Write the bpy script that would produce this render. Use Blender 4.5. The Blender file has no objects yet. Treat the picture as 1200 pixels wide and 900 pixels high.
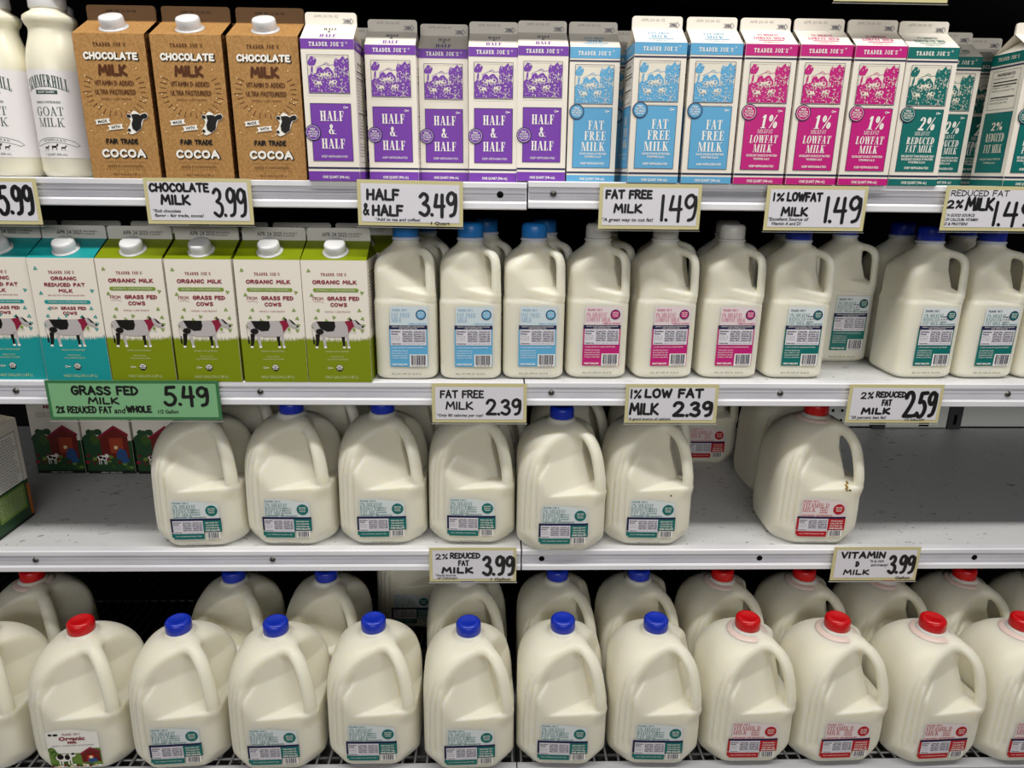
import bpy, math, random
import numpy as np
from mathutils import Matrix, Vector

# ------------------------------------------------------------------ camera, light, exposure
SC = bpy.context.scene
COL = SC.collection
Z0 = 0.75                      # height of the third shelf above the shop floor
PITCH, YAW, ROLL = math.radians(16.75), math.radians(1.602), math.radians(0.664)
cam_d = bpy.data.cameras.new('camera'); cam = bpy.data.objects.new('camera', cam_d); COL.objects.link(cam)
cam_d.sensor_width = 36.0; cam_d.lens = 24.96; cam_d.clip_start = 0.01
_f = Vector((math.sin(YAW)*math.cos(PITCH), math.cos(YAW)*math.cos(PITCH), -math.sin(PITCH)))
_r = Vector((math.cos(YAW), -math.sin(YAW), 0)); _u = _r.cross(_f)
_r2 = math.cos(ROLL)*_r + math.sin(ROLL)*_u; _u2 = -math.sin(ROLL)*_r + math.cos(ROLL)*_u
cam.matrix_world = Matrix(((_r2.x, _u2.x, -_f.x, 0), (_r2.y, _u2.y, -_f.y, -1.0183), (_r2.z, _u2.z, -_f.z, Z0+0.5874), (0, 0, 0, 1)))
SC.camera = cam

world = bpy.data.worlds.new('world'); SC.world = world; world.use_nodes = True
world.node_tree.nodes['Background'].inputs[0].default_value = (0.95, 0.97, 1.0, 1)
world.node_tree.nodes['Background'].inputs[1].default_value = 0.09

def area(name, loc, target, sx, sy, power, color):
    d = bpy.data.lights.new(name, 'AREA'); d.shape = 'RECTANGLE'; d.size = sx; d.size_y = sy; d.energy = power; d.color = color
    o = bpy.data.objects.new(name, d); COL.objects.link(o); o.location = loc
    o.rotation_euler = (Vector(target)-Vector(loc)).to_track_quat('-Z', 'Y').to_euler()
    return o
area('canopy_lamp', (0.1, -0.62, Z0+1.97), (0.1, 0.0, Z0+0.2), 3.4, 0.13, 45, (1.0, 0.97, 0.91))
area('ceiling_lamp', (0.1, -4.6, 2.42), (0.1, 0, Z0+0.1), 4.0, 0.7, 68, (1.0, 0.98, 0.95))
SC.view_settings.view_transform = 'Standard'; SC.view_settings.look = 'None'; SC.view_settings.gamma = 1.0
SC.view_settings.use_curve_mapping = False; SC.view_settings.exposure = 0.0
try:
    SC.cycles.use_denoising = True
except Exception:
    pass

# ------------------------------------------------------------------ materials
def lin(h):
    h = h.lstrip('#'); c = [int(h[i:i+2], 16)/255 for i in (0, 2, 4)]
    return tuple(x/12.92 if x <= 0.04045 else ((x+0.055)/1.055)**2.4 for x in c) + (1,)
MATS = {}
def mat(name, h, rough=0.5, spec=0.5, metal=0.0, sss=0.0, coat=0.0, noise=None):
    if name in MATS: return MATS[name]
    m = bpy.data.materials.new(name); m.use_nodes = True
    nt = m.node_tree; b = nt.nodes['Principled BSDF']
    b.inputs['Base Color'].default_value = lin(h); b.inputs['Roughness'].default_value = rough
    b.inputs['Specular IOR Level'].default_value = spec; b.inputs['Metallic'].default_value = metal
    if coat: b.inputs['Coat Weight'].default_value = coat; b.inputs['Coat Roughness'].default_value = 0.12
    if sss:
        b.inputs['Subsurface Weight'].default_value = sss; b.inputs['Subsurface Radius'].default_value = (1.0, 0.85, 0.5); b.inputs['Subsurface Scale'].default_value = 0.022
    if noise:
        h2, scale, lo, hi, stretch = noise
        tc = nt.nodes.new('ShaderNodeTexCoord'); mp = nt.nodes.new('ShaderNodeMapping'); mp.inputs['Scale'].default_value = stretch
        nz = nt.nodes.new('ShaderNodeTexNoise'); nz.inputs['Scale'].default_value = scale; nz.inputs['Detail'].default_value = 6
        rp = nt.nodes.new('ShaderNodeValToRGB'); rp.color_ramp.elements[0].position = lo; rp.color_ramp.elements[1].position = hi
        rp.color_ramp.elements[0].color = lin(h2); rp.color_ramp.elements[1].color = lin(h)
        nt.links.new(tc.outputs['Object'], mp.inputs[0]); nt.links.new(mp.outputs[0], nz.inputs['Vector'])
        nt.links.new(nz.outputs['Fac'], rp.inputs[0]); nt.links.new(rp.outputs[0], b.inputs['Base Color'])
    MATS[name] = m
    return m
WHITE = mat('carton_white', '#EFE8DC', 0.42, 0.4)
PURPLE = mat('purple_ink', '#7434A8', 0.42, 0.4)
SKY = mat('sky_blue_ink', '#5CA9D6', 0.42, 0.4)
PINK = mat('magenta_ink', '#C3107C', 0.42, 0.4)
TEAL = mat('dark_teal_ink', '#006B66', 0.42, 0.4)
NAVY = mat('navy_ink', '#1B1E4A', 0.42, 0.4)
CREAM = mat('cream_print', '#E9E2D2', 0.45, 0.4)
KRAFT = mat('kraft_board', '#B98C56', 0.6, 0.25, noise=('#A07642', 420, 0.35, 0.65, (1, 1, 0.8)))
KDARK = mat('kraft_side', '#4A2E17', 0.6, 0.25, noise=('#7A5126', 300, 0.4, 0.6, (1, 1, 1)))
BROWN = mat('brown_ink', '#552B0E', 0.55, 0.3)
BLACK = mat('black_ink', '#15120F', 0.5, 0.3)
INKWHITE = mat('white_ink', '#F6F3EC', 0.45, 0.4)
SPECK = mat('golden_speck', '#F0D7A4', 0.5, 0.3)
GREEN = mat('lime_green_ink', '#7F8E00', 0.42, 0.4)
AQUA = mat('aqua_ink', '#16989A', 0.42, 0.4)
MAROON = mat('maroon_ink', '#8E1838', 0.45, 0.4)
COWGREY = mat('cow_grey_ink', '#BDB7B8', 0.45, 0.4)
FINGREY = mat('fin_board', '#D8D5CF', 0.5, 0.3)
OLIVE = mat('olive_ink', '#7E9A34', 0.45, 0.4)
MILK = mat('milk_plastic', '#E9E5D4', 0.42, 0.4, sss=0.7)
GOATP = mat('goat_plastic', '#F0EBD6', 0.3, 0.5, sss=0.3)
GOATL = mat('goat_label', '#EDE9EA', 0.4, 0.4)
GOATG = mat('goat_green', '#20423A', 0.45, 0.4)
CAPW = mat('white_cap', '#E6E6E8', 0.35, 0.5)
CAPT = mat('natural_cap', '#DAD8D4', 0.35, 0.5, sss=0.2)
CAPL = mat('light_blue_cap', '#1F78C8', 0.32, 0.5)
CAPB = mat('dark_blue_cap', '#1230B2', 0.28, 0.5)
CAPR = mat('red_cap', '#C80C14', 0.28, 0.5)
RINGP = mat('pink_ring', '#E6CFC6', 0.35, 0.5)
RINGB = mat('pale_ring', '#C9D0E6', 0.35, 0.5)
LBLBG = mat('label_paper', '#DCE4E6', 0.28, 0.5)
LBLPK = mat('label_pink_paper', '#E8DADB', 0.28, 0.5)
LBLBL = mat('label_blue_paper', '#D3E0E6', 0.28, 0.5)
FACTS = mat('facts_panel', '#E3DFE6', 0.3, 0.5)
LTEAL = mat('label_teal', '#0B6F6A', 0.3, 0.5)
LRED = mat('label_red', '#B9101F', 0.3, 0.5)
LPINK = mat('label_pink', '#C32078', 0.3, 0.5)
LBLUE = mat('label_blue', '#62B0DB', 0.3, 0.5)
LBLUED = mat('label_blue_text', '#74A9CC', 0.3, 0.5)
BARN = mat('barn_red', '#6E1C14', 0.45, 0.4)
LEAF = mat('leaf_green', '#3E5B24', 0.45, 0.4)
FIELD = mat('field_green', '#6C8B3A', 0.45, 0.4)
DENIM = mat('denim_blue', '#2A4F86', 0.45, 0.4)
ORANGE = mat('orange_ink', '#B5651D', 0.45, 0.4)
DKGREEN = mat('bottle_green_ink', '#23482A', 0.45, 0.4)
CARDY = mat('cream_card', '#D8CF9C', 0.5, 0.3)
CARDG = mat('green_card', '#3E7B4C', 0.5, 0.3)
CARDGL = mat('light_green_card', '#86BE8C', 0.5, 0.3)
CARDW = mat('white_card', '#EAE8F0', 0.5, 0.3)
MARKER = mat('black_marker', '#0B0B0D', 0.45, 0.4)
STEELW = mat('white_enamel', '#E9E9EE', 0.35, 0.5, noise=('#D3D3DA', 14, 0.3, 0.55, (0.2, 1, 1)))
CHANNEL = mat('grey_channel', '#B3B3BA', 0.3, 0.5, noise=('#A3A3AB', 30, 0.35, 0.6, (0.3, 1, 1)))
CHANNEL2 = mat('pale_channel', '#D2D2DA', 0.3, 0.5, noise=('#C6C6CE', 30, 0.35, 0.6, (0.3, 1, 1)))
PANGREY = mat('deck_grey', '#8A8B8E', 0.5)
LIPGREY = mat('deck_lip_enamel', '#B4B4BA', 0.4)
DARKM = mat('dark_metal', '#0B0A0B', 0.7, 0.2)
SCREW = mat('screw_steel', '#6E6C68', 0.35, 0.5, metal=0.8)
HOLE = mat('black_hole', '#060606', 0.8, 0.1)
WIRE = mat('rack_wire', '#8F8F8F', 0.35, 0.5, metal=0.7)
PEG = mat('peg_panel_paint', '#D6D7D2', 0.5, 0.4)
FLOORM = mat('floor_vinyl', '#9A958C', 0.4, 0.4, noise=('#8D887F', 5, 0.4, 0.6, (1, 1, 1)))
STAIN = mat('dry_stain', '#8A6A1C', 0.6, 0.2)

def shelf_paint():
    m = bpy.data.materials.new('worn_shelf_enamel'); m.use_nodes = True; nt = m.node_tree; b = nt.nodes['Principled BSDF']
    b.inputs['Roughness'].default_value = 0.42
    tc = nt.nodes.new('ShaderNodeTexCoord')
    def nz(scale, st, lo, hi, det=3.0):
        mp = nt.nodes.new('ShaderNodeMapping'); mp.inputs['Scale'].default_value = st; mp.inputs['Rotation'].default_value = (0, 0, 0.35)
        n = nt.nodes.new('ShaderNodeTexNoise'); n.inputs['Scale'].default_value = scale; n.inputs['Detail'].default_value = det
        r = nt.nodes.new('ShaderNodeValToRGB'); r.color_ramp.elements[0].position = lo; r.color_ramp.elements[1].position = hi
        nt.links.new(tc.outputs['Object'], mp.inputs[0]); nt.links.new(mp.outputs[0], n.inputs['Vector']); nt.links.new(n.outputs['Fac'], r.inputs[0])
        return r.outputs[0]
    a = nz(52, (0.8, 1.3, 1), 0.63, 0.69, 6); c = nz(120, (1, 1, 1), 0.68, 0.71); e = nz(5, (1, 1, 1), 0.38, 0.62); 
    def mult(x, y):
        k = nt.nodes.new('ShaderNodeMath'); k.operation = 'MULTIPLY'; nt.links.new(x, k.inputs[0]); nt.links.new(y, k.inputs[1]); return k.outputs[0]
    am = mult(a, e)
    k = nt.nodes.new('ShaderNodeMath'); k.operation = 'MAXIMUM'; nt.links.new(am, k.inputs[0]); nt.links.new(c, k.inputs[1])
    s = nt.nodes.new('ShaderNodeMath'); s.operation = 'MULTIPLY'; s.inputs[1].default_value = 0.75; nt.links.new(k.outputs[0], s.inputs[0])
    x = nt.nodes.new('ShaderNodeMixRGB'); x.inputs[1].default_value = lin('#D6D7D8'); x.inputs[2].default_value = lin('#4A4846')
    nt.links.new(s.outputs[0], x.inputs[0]); nt.links.new(x.outputs[0], b.inputs['Base Color'])
    return m
SHELFP = shelf_paint()

def sleeve_mat():
    m = bpy.data.materials.new('clear_sleeve'); m.use_nodes = True; nt = m.node_tree
    for n in list(nt.nodes): nt.nodes.remove(n)
    o = nt.nodes.new('ShaderNodeOutputMaterial'); t = nt.nodes.new('ShaderNodeBsdfTransparent'); g = nt.nodes.new('ShaderNodeBsdfGlossy')
    g.inputs['Roughness'].default_value = 0.12; t.inputs[0].default_value = (0.98, 0.98, 0.98, 1)
    mx = nt.nodes.new('ShaderNodeMixShader'); mx.inputs[0].default_value = 0.05
    nt.links.new(t.outputs[0], mx.inputs[1]); nt.links.new(g.outputs[0], mx.inputs[2]); nt.links.new(mx.outputs[0], o.inputs[0])
    return m
SLEEVE = sleeve_mat()

# ------------------------------------------------------------------ lettering
_cache = {}
def sans(s, bold):
    k = (s, bold)
    if k not in _cache:
        cu = bpy.data.curves.new('t', 'FONT'); cu.body = s; cu.size = 1.0; cu.offset = bold; cu.resolution_u = 2; cu.fill_mode = 'FRONT'
        ob = bpy.data.objects.new('t', cu); me = bpy.data.meshes.new_from_object(ob)
        v = np.array([(a.co.x, a.co.y) for a in me.vertices]).reshape(-1, 2); f = [tuple(p.vertices) for p in me.polygons]
        bpy.data.objects.remove(ob); bpy.data.curves.remove(cu); bpy.data.meshes.remove(me)
        _cache[k] = (v/0.7, f)
    return _cache[k]

def ell_pts(cx, cy, rx, ry, a0=0, a1=360, n=20):
    return [(cx+rx*math.cos(math.radians(a0+(a1-a0)*i/n)), cy+ry*math.sin(math.radians(a0+(a1-a0)*i/n))) for i in range(n+1)]

def serif_glyph(c, T, t, st):
    """upright Didone-like capitals, cap height 1: list of polygons and the advance. T thick, t thin, st serif thickness"""
    P = []
    def R(x0, y0, x1, y1): P.append([(x0, y0), (x1, y0), (x1, y1), (x0, y1)])
    def V(x, y0=0, y1=1, s0=True, s1=True):
        R(x, y0, x+T, y1)
        if s0: R(x-0.07, y0, x+T+0.07, y0+st)
        if s1: R(x-0.07, y1-st, x+T+0.07, y1)
    def H(x0, x1, y): R(x0, y-t/2, x1, y+t/2)
    def D(x0, y0, x1, y1, w): P.append([(x0, y0), (x0+w, y0), (x1+w, y1), (x1, y1)])
    def S(x0, x1, y): R(x0, y, x1, y+st)
    def ring(cx, cy, rx, ry, a0, a1, n=18):
        o = ell_pts(cx, cy, rx, ry, a0, a1, n); i = ell_pts(cx, cy, max(rx-T, 0.01), ry-t, a0, a1, n)
        for k in range(n): P.append([o[k], o[k+1], i[k+1], i[k]])
    w = 0.6
    if c == 'H': V(.07); V(.43); H(.1, .5, .5); w = .43+T+.07
    elif c == 'A': D(.04, 0, .27, 1, t); D(.42, 0, .22, 1, T); H(.12, .47, .33); S(-.02, .2, 0); S(.36, .42+T+.06, 0); w = .42+T+.03
    elif c == 'L': V(.07); H(.07, .5, st/2); R(.5-st, 0, .5, .3); w = .53
    elif c == 'F': V(.07); H(.07, .5, 1-st/2); R(.5-st, .7, .5, 1); H(.1, .4, .5); R(.4-st, .38, .4, .62); w = .5
    elif c == 'E': V(.07); H(.07, .5, 1-st/2); R(.5-st, .72, .5, 1); H(.07, .52, st/2); R(.52-st, 0, .52, .28); H(.1, .4, .5); R(.4-st, .38, .4, .62); w = .54
    elif c == 'R': V(.07); ring(.26, .74, .28, .26, -90, 90); H(.07, .26, 1-t/2); H(.07, .26, .48+t/2); D(.44, 0, .24, .5, T*.9); S(.4, .44+T+.08, 0); w = .66
    elif c == 'P': V(.07); ring(.26, .74, .28, .26, -90, 90); H(.07, .26, 1-t/2); H(.07, .26, .48+t/2); w = .56
    elif c == 'B': V(.07); ring(.26, .76, .25, .24, -90, 90); ring(.26, .27, .3, .27, -90, 90); H(.07, .28, 1-t/2); H(.07, .28, .52); H(.07, .28, t/2); w = .6
    elif c == 'M': R(.07, 0, .07+t, 1); S(-.02, .2, 0); S(-.02, .2, 1-st); D(.36, 0, .07, 1, T*.9); D(.4, 0, .66, 1, t); R(.66, 0, .66+T, 1); S(.58, .66+T+.08, 0); S(.6, .66+T+.08, 1-st); w = .66+T+.09
    elif c == 'N': R(.07, 0, .07+t, 1); S(-.02, .2, 0); S(-.02, .14, 1-st); D(.44, 0, .07, 1, T); R(.44+T-t, 0, .44+T, 1); S(.36+T, .52+T, 1-st); w = .5+T
    elif c == 'I': V(.07); w = .14+T
    elif c == 'K': V(.07); D(.2, .42, .5, 1, t); D(.44, 0, .22, .58, T); S(.38, .44+T+.1, 0); S(.4, .66, 1-st); w = .62
    elif c == 'O': ring(.32, .5, .32, .52, 0, 360, 28); w = .64
    elif c == 'C': ring(.32, .5, .32, .52, 50, 310, 24); R(.52, .68, .52+st*1.4, .95); w = .6
    elif c == 'G': ring(.32, .5, .32, .52, 50, 310, 24); R(.52, .68, .52+st*1.4, .95); R(.46, .08, .46+T, .42); S(.36, .54+T, .42); w = .66
    elif c == 'D': V(.07); ring(.22, .5, .38, .5, -90, 90); H(.07, .24, 1-t/2); H(.07, .24, t/2); w = .62
    elif c == 'U': R(.07, .25, .07+T, 1); S(0, .14+T, 1-st); R(.5, .3, .5+t, 1); S(.43, .57+t, 1-st); ring(.07+(.43+t)/2, .3, (.43+t)/2, .31, 180, 360); w = .6
    elif c == 'W': D(.2, 0, .03, 1, T); D(.24, 0, .42, 1, t); D(.56, 0, .38, 1, T); D(.6, 0, .8, 1, t); S(-.03, .25, 1-st); S(.3, .56, 1-st); S(.7, .9, 1-st); w = .86
    elif c == 'V': D(.24, 0, .03, 1, T); D(.28, 0, .5, 1, t); S(-.03, .25, 1-st); S(.4, .6, 1-st); w = .56
    elif c == 'T': R(.22, 0, .22+T, 1); S(.12, .32+T, 0); H(0, .44+T, 1-st/2); R(0, .7, st, 1); R(.44+T-st, .7, .44+T, 1); w = .46+T
    elif c == 'S': ring(.27, .74, .25, .27, 40, 270, 16); ring(.27, .26, .26, .27, -140, 90, 16); R(.44, .7, .44+st, .95); R(.04, .05, .04+st, .3); w = .54
    elif c == 'J': R(.24, .2, .24+T, 1); S(.14, .34+T, 1-st); ring(.12+T*.5, .2, .13+T*.5, .2, 180, 360, 12); w = .38+T
    elif c == 'Z': D(0, 0, .34, 1, T); H(.02, .5, 1-st/2); H(0, .5, st/2); w = .54
    elif c == '&':
        ring(.27, .77, .17, .23, 0, 360, 20); ring(.26, .25, .28, .27, 60, 330, 20); D(.44, 0, .12, .66, T*.9); D(.4, .16, .58, .46, t); S(.4, .62+T, 0); w = .68
    elif c == '1': R(.14, 0, .14+T*1.1, 1); S(.02, .28+T, 0); D(.02, .78, .14, .95, T*.7); w = .3+T
    elif c == '2': ring(.26, .72, .25, .28, -20, 180, 14); D(.02, .03, .34, .62, T); R(0, 0, .5, T*.75); w = .54
    elif c == '3': ring(.24, .75, .22, .25, -90, 150, 14); ring(.24, .26, .25, .27, -150, 90, 14); w = .52
    elif c == '%': ring(.18, .75, .17, .25, 0, 360, 18); ring(.62, .25, .17, .25, 0, 360, 18); D(.14, 0, .6, 1, t*1.6); w = .82
    elif c == "'": P.append([(.06, 1), (.06+T*.8, 1), (.04+T*.4, .72)]); w = .12+T
    elif c == '.': R(.03, 0, .03+T, T); w = .1+T
    elif c == ' ': w = .3
    return P, w

HAND = {  # marker strokes on a 10-high grid; '~' marks a stroke to be rounded
 'A': ('0,0 4,10.3 8,-.2|1.3,3.6 7,3.4', 8), 'B': ('0,0 .3,10|~.3,10 5,9.6 6,7.5 4.5,5.6 .5,5.1|~.5,5.1 5,5.2 7,3 5.5,.6 0,0', 7),
 'C': ('~7,8.2 5,10 2,9 .2,5 1.5,1 4,0 7.2,1.6', 7), 'D': ('0,0 .2,10|~-.6,9.8 4,9.3 7.2,5 4,.8 -.4,0', 7.2),
 'E': ('6,9.8 .2,10 0,.1 6.4,-.1|.2,5.2 5,5', 6.2), 'F': ('6.4,9.8 .2,10 0,-.2|.2,5.4 5.2,5.2', 6),
 'G': ('~7,8.5 4.5,10 1.5,8.7 0,5 1.5,1 4.5,0 7,1.6|7,1.6 7.2,4.6 4,4.4', 7.4), 'H': ('0,0 .3,10|6.8,-.2 7.2,10|.2,5 7,5.2', 7.2),
 'I': ('0,0 .2,10', .4), 'K': ('0,0 .2,10|6.4,10 .4,4.6 7.2,-.2', 7), 'L': ('.4,10 0,.2 6.2,0', 6), 'M': ('0,0 1.4,10 4.8,3.4 8.4,10 9.6,-.2', 9.6),
 'N': ('0,0 .4,10 6.6,.2 7.2,10', 7.2), 'O': ('~4,10 1,8.4 0,5 1.2,1.4 4,0 6.8,1.6 7.8,5 6.8,8.6 4,10', 7.8),
 'R': ('0,0 .2,10|~.2,10 5.4,9.4 6.4,7.4 5,5.4 .2,4.8|2.8,5 7.4,-.3', 7.2), 'S': ('~6.6,8.6 4,10 1,9 .6,7 3,5.6 5.6,4 6.4,2 4.5,.2 2,.1 0,1.6', 6.6),
 'T': ('-.2,9.8 8,10.1|4,10 4,0', 7.8), 'U': ('~0,10 .2,3 2.2,.2 5,.3 6.8,3 7.2,10', 7.2), 'V': ('0,10 3.6,0 7.4,10.2', 7.4), 'W': ('0,10 2.6,0 5.2,8 7.6,0 10.4,10.2', 10.4),
 '&': ('~7,0 2,6.6 2,9.4 4,9.6 4.5,7.6 .8,3.5 .6,1 3,0 6.6,4.2', 7), '%': ('7,10.2 .8,-.2|~1.8,9.6 .4,8.4 1.4,7 2.8,8 1.8,9.6|~6.2,3 4.8,1.8 5.8,.4 7.2,1.4 6.2,3', 7.4),
 '1': ('.2,10 0,0', .4), '2': ('~0,7.8 1.5,9.9 4.6,9.8 6,7.4 4,4 0,.1|0,.1 6.8,.1', 6.6), '3': ('~.3,8.6 2.5,10 5,9 4.8,6.8 2.4,5.4|~2.4,5.4 5.6,4.2 6,1.8 3.5,0 .1,1.2', 6),
 '4': ('1.2,10 0,4.6 6.2,4.8|5,10 4.8,-.2', 6.2), '5': ('6.2,10 1.6,9.8 1,6|~1,6 4,6.2 6.2,3.6 4.6,.5 1.5,0 -.2,1.4', 6.2),
 '9': ('~5.6,8.4 3.5,10 1,9 .4,6.6 2.5,5 5,6.4 5.7,9.2 6,5 5,1 2.4,0', 6), '0': ('~3,10 .6,8 0,5 .8,1.6 3,0 5.2,1.6 6,5 5.2,8.4 3,10', 6),
 'P': ('0,0 .2,10|~.2,10 5.4,9.4 6.4,7.4 5,5.2 .2,4.6', 6.6), 'Z': ('0,10 6.6,10 0,0 6.8,0', 6.8), 'Y': ('0,10 3.5,5 7,10|3.5,5 3.5,0', 7), 'J': ('~5,10 5,2 3,0 .5,1.4', 5),
 '.': ('0,.3 .3,.1', .6), '*': ('0,4 4,8|4,4 0,8|2,3 2,9', 4), ' ': ('', 3.4), "'": ('0,10 -.4,7.5', .6), '!': ('0,10 0,3|0,.4 .1,.2', .6), '/': ('4,10 0,0', 4)}
def crom(p, n=4):
    p = [p[0]]+p+[p[-1]]; out = []
    for i in range(1, len(p)-2):
        for k in range(n):
            t = k/n; a, b, c, d = (np.array(q, float) for q in p[i-1:i+3])
            out.append(tuple(0.5*(2*b+(c-a)*t+(2*a-5*b+4*c-d)*t*t+(3*b-a-3*c+d)*t**3)))
    out.append(tuple(map(float, p[-2])))
    return out
def ribbon(pts, w):
    """polygons of a marker stroke of width w along pts, with round ends and joints"""
    P = []
    for (x0, y0), (x1, y1) in zip(pts, pts[1:]):
        L = math.hypot(x1-x0, y1-y0) or 1e-6; nx, ny = -(y1-y0)/L*w/2, (x1-x0)/L*w/2
        P.append([(x0+nx, y0+ny), (x0-nx, y0-ny), (x1-nx, y1-ny), (x1+nx, y1+ny)])
    for x, y in pts: P.append([(x+w/2*math.cos(k*math.pi/4), y+w/2*math.sin(k*math.pi/4)) for k in range(8)])
    return P

def glyph_run(s, font, weight):
    k = (s, font, weight)
    if k in _cache: return _cache[k]
    P = []; x = 0.0
    if font in ('hand', 'block'):
        rr = random.Random(s)
        for c in s:
            st, w = HAND.get(c, HAND[' '])
            jy, js = (rr.uniform(-.25, .25), rr.uniform(.96, 1.05)) if font == 'hand' else (0, 1)
            for one in st.split('|') if st else ():
                sm = one.startswith('~'); pts = [tuple(map(float, q.split(','))) for q in one.lstrip('~').split()]
                if sm: pts = crom(pts)
                P.append([((x+a)/10, (b*js+jy)/10) for a, b in pts])
            x += w + (9*weight if c != '.' else 5*weight) + 1.0
        _cache[k] = P
        return P
    else:
        T, t, st = dict(serif=(.185, .05, .05), slab=(.17, .13, .15), fine=(.10, .04, .05))[font]
        for c in s:
            g, w = serif_glyph(c, T, t, st); P += [[(a+x, b) for a, b in q] for q in g]; x += w + (.10 if font != 'slab' else .16)
    v = []; f = []
    for q in P: f.append(tuple(range(len(v), len(v)+len(q)))); v += q
    _cache[k] = (np.array(v, float).reshape(-1, 2), f)
    return _cache[k]

# ------------------------------------------------------------------ mesh builder: solid shapes and printing share it
class Art:
    def __init__(s): s.v = []; s.f = []; s.m = []; s.sm = []; s.mats = []; s.map = None; s.lay = 0.00024; s.cnt = 0
    def mi(s, m):
        if m not in s.mats: s.mats.append(m)
        return s.mats.index(m)
    def add3(s, v, f, m, smooth=False):
        b = len(s.v); s.v += [tuple(map(float, p)) for p in v]; k = s.mi(m)
        for q in f: s.f.append(tuple(b+i for i in q)); s.m.append(k); s.sm.append(smooth)
    def flat(s, v, f, m, layer):
        if not len(v): return
        v = np.asarray(v, float); s.cnt += 1; o = np.full(len(v), 4e-6*(s.cnt % 25))
        if len(f) > 1 and len(f) < len(v) and sum(len(q) for q in f) == len(v):
            for k, q in enumerate(f): o[list(q)] += 4e-6*(k % 29)
        s.add3(s.map(v/1000.0, layer*s.lay+o), f, m)
    def poly(s, pts, m, layer=1): s.flat(pts, [tuple(range(len(pts)))], m, layer)
    def polys(s, P, m, layer=1):
        v = []; f = []
        for q in P: f.append(tuple(range(len(v), len(v)+len(q)))); v += list(q)
        s.flat(v, f, m, layer)
    def rect(s, x0, y0, x1, y1, m, layer=1, nx=1, ny=1):
        v = [(x0+(x1-x0)*i/nx, y0+(y1-y0)*j/ny) for j in range(ny+1) for i in range(nx+1)]
        f = [(j*(nx+1)+i, j*(nx+1)+i+1, (j+1)*(nx+1)+i+1, (j+1)*(nx+1)+i) for j in range(ny) for i in range(nx)]
        s.flat(v, f, m, layer)
    def frame(s, x0, y0, x1, y1, w, m, layer=1):
        for a in ((x0, y0, x1, y0+w), (x0, y1-w, x1, y1), (x0, y0, x0+w, y1), (x1-w, y0, x1, y1)): s.rect(*a, m, layer)
    def ell(s, cx, cy, rx, ry, m, layer=1, n=24): s.poly(ell_pts(cx, cy, rx, ry, 0, 360-360/n, n-1), m, layer)
    def ring(s, cx, cy, r0, r1, m, layer=1, a0=0, a1=360, n=28):
        o = ell_pts(cx, cy, r1, r1, a0, a1, n); i = ell_pts(cx, cy, r0, r0, a0, a1, n)
        s.polys([[o[k], o[k+1], i[k+1], i[k]] for k in range(n)], m, layer)
    def line(s, pts, w, m, layer=1): s.polys(ribbon(pts, w), m, layer)
    def text(s, t, x, y, h, m, layer=2, font='sans', w=None, align='c', shear=0.0, rot=0.0, bold=0.0, weight=0.1, warp=None):
        if font in ('hand', 'block'):
            P = glyph_run(t, font, weight); q = [p for l in P for p in l]; xm, xM = min(p[0] for p in q), max(p[0] for p in q); ym, yM = min(p[1] for p in q), max(p[1] for p in q)
            sw = weight*h; x = x-{'c': w/2, 'l': 0, 'r': w}[align]; kx = (w-sw)/max(xM-xm, .02); kx = min(kx, 1.6*h) ; ky = (h-sw)/max(yM-ym, .02) if yM-ym > .5 else h
            s.polys([r for l in P for r in ribbon([(x+sw/2+(p[0]-xm)*kx, y+sw/2+(p[1]-ym)*ky) for p in l], sw)], m, layer)
            return
        v, f = sans(t, bold) if font == 'sans' else glyph_run(t, font, weight)
        if not len(v): return
        v = v.copy(); x0, x1 = v[:, 0].min(), v[:, 0].max(); v[:, 0] -= x0; W = max(x1-x0, 1e-6)
        sx = h if w is None else w/W
        v[:, 0] *= sx; v[:, 1] *= h; W *= sx
        v[:, 0] -= {'c': W/2, 'l': 0, 'r': W}[align]
        if warp: v[:, 1] += warp(v[:, 0])
        v[:, 0] += shear*v[:, 1]
        if rot:
            c, q = math.cos(rot), math.sin(rot); v = np.stack([v[:, 0]*c-v[:, 1]*q, v[:, 0]*q+v[:, 1]*c], 1)
        s.flat(v+np.array([x, y]), f, m, layer)
    def lathe(s, prof, m, n=40, at=(0, 0, 0), rot=None, smooth=True, rib=0.0):
        v = []; f = []
        for r, z in prof:
            for i in range(n):
                a = 2*math.pi*i/n; q = r*(1+(rib if i % 2 else 0) if r > 0.4*max(p[0] for p in prof) else 1); v.append(Vector((q*math.cos(a), q*math.sin(a), z)))
        for j in range(len(prof)-1):
            for i in range(n): f.append((j*n+i, j*n+(i+1) % n, (j+1)*n+(i+1) % n, (j+1)*n+i))
        if prof[-1][0] > 0: f.append(tuple((len(prof)-1)*n+i for i in range(n)))
        if prof[0][0] > 0: f.append(tuple(reversed(range(n))))
        if rot is not None: v = [rot @ p for p in v]
        s.add3([p+Vector(at) for p in v], f, m, smooth)
    def box(s, x0, x1, y0, y1, z0, z1, m, smooth=False):
        v = [(x, y, z) for z in (z0, z1) for y in (y0, y1) for x in (x0, x1)]
        s.add3(v, [(0, 2, 3, 1), (4, 5, 7, 6), (0, 1, 5, 4), (2, 6, 7, 3), (0, 4, 6, 2), (1, 3, 7, 5)], m, smooth)
    def tube(s, p0, p1, r, m, n=8):
        p0, p1 = Vector(p0), Vector(p1); d = (p1-p0); q = d.to_track_quat('Z', 'Y').to_matrix()
        s.lathe([(r, 0), (r, d.length)], m, n, p0, q)
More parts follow.
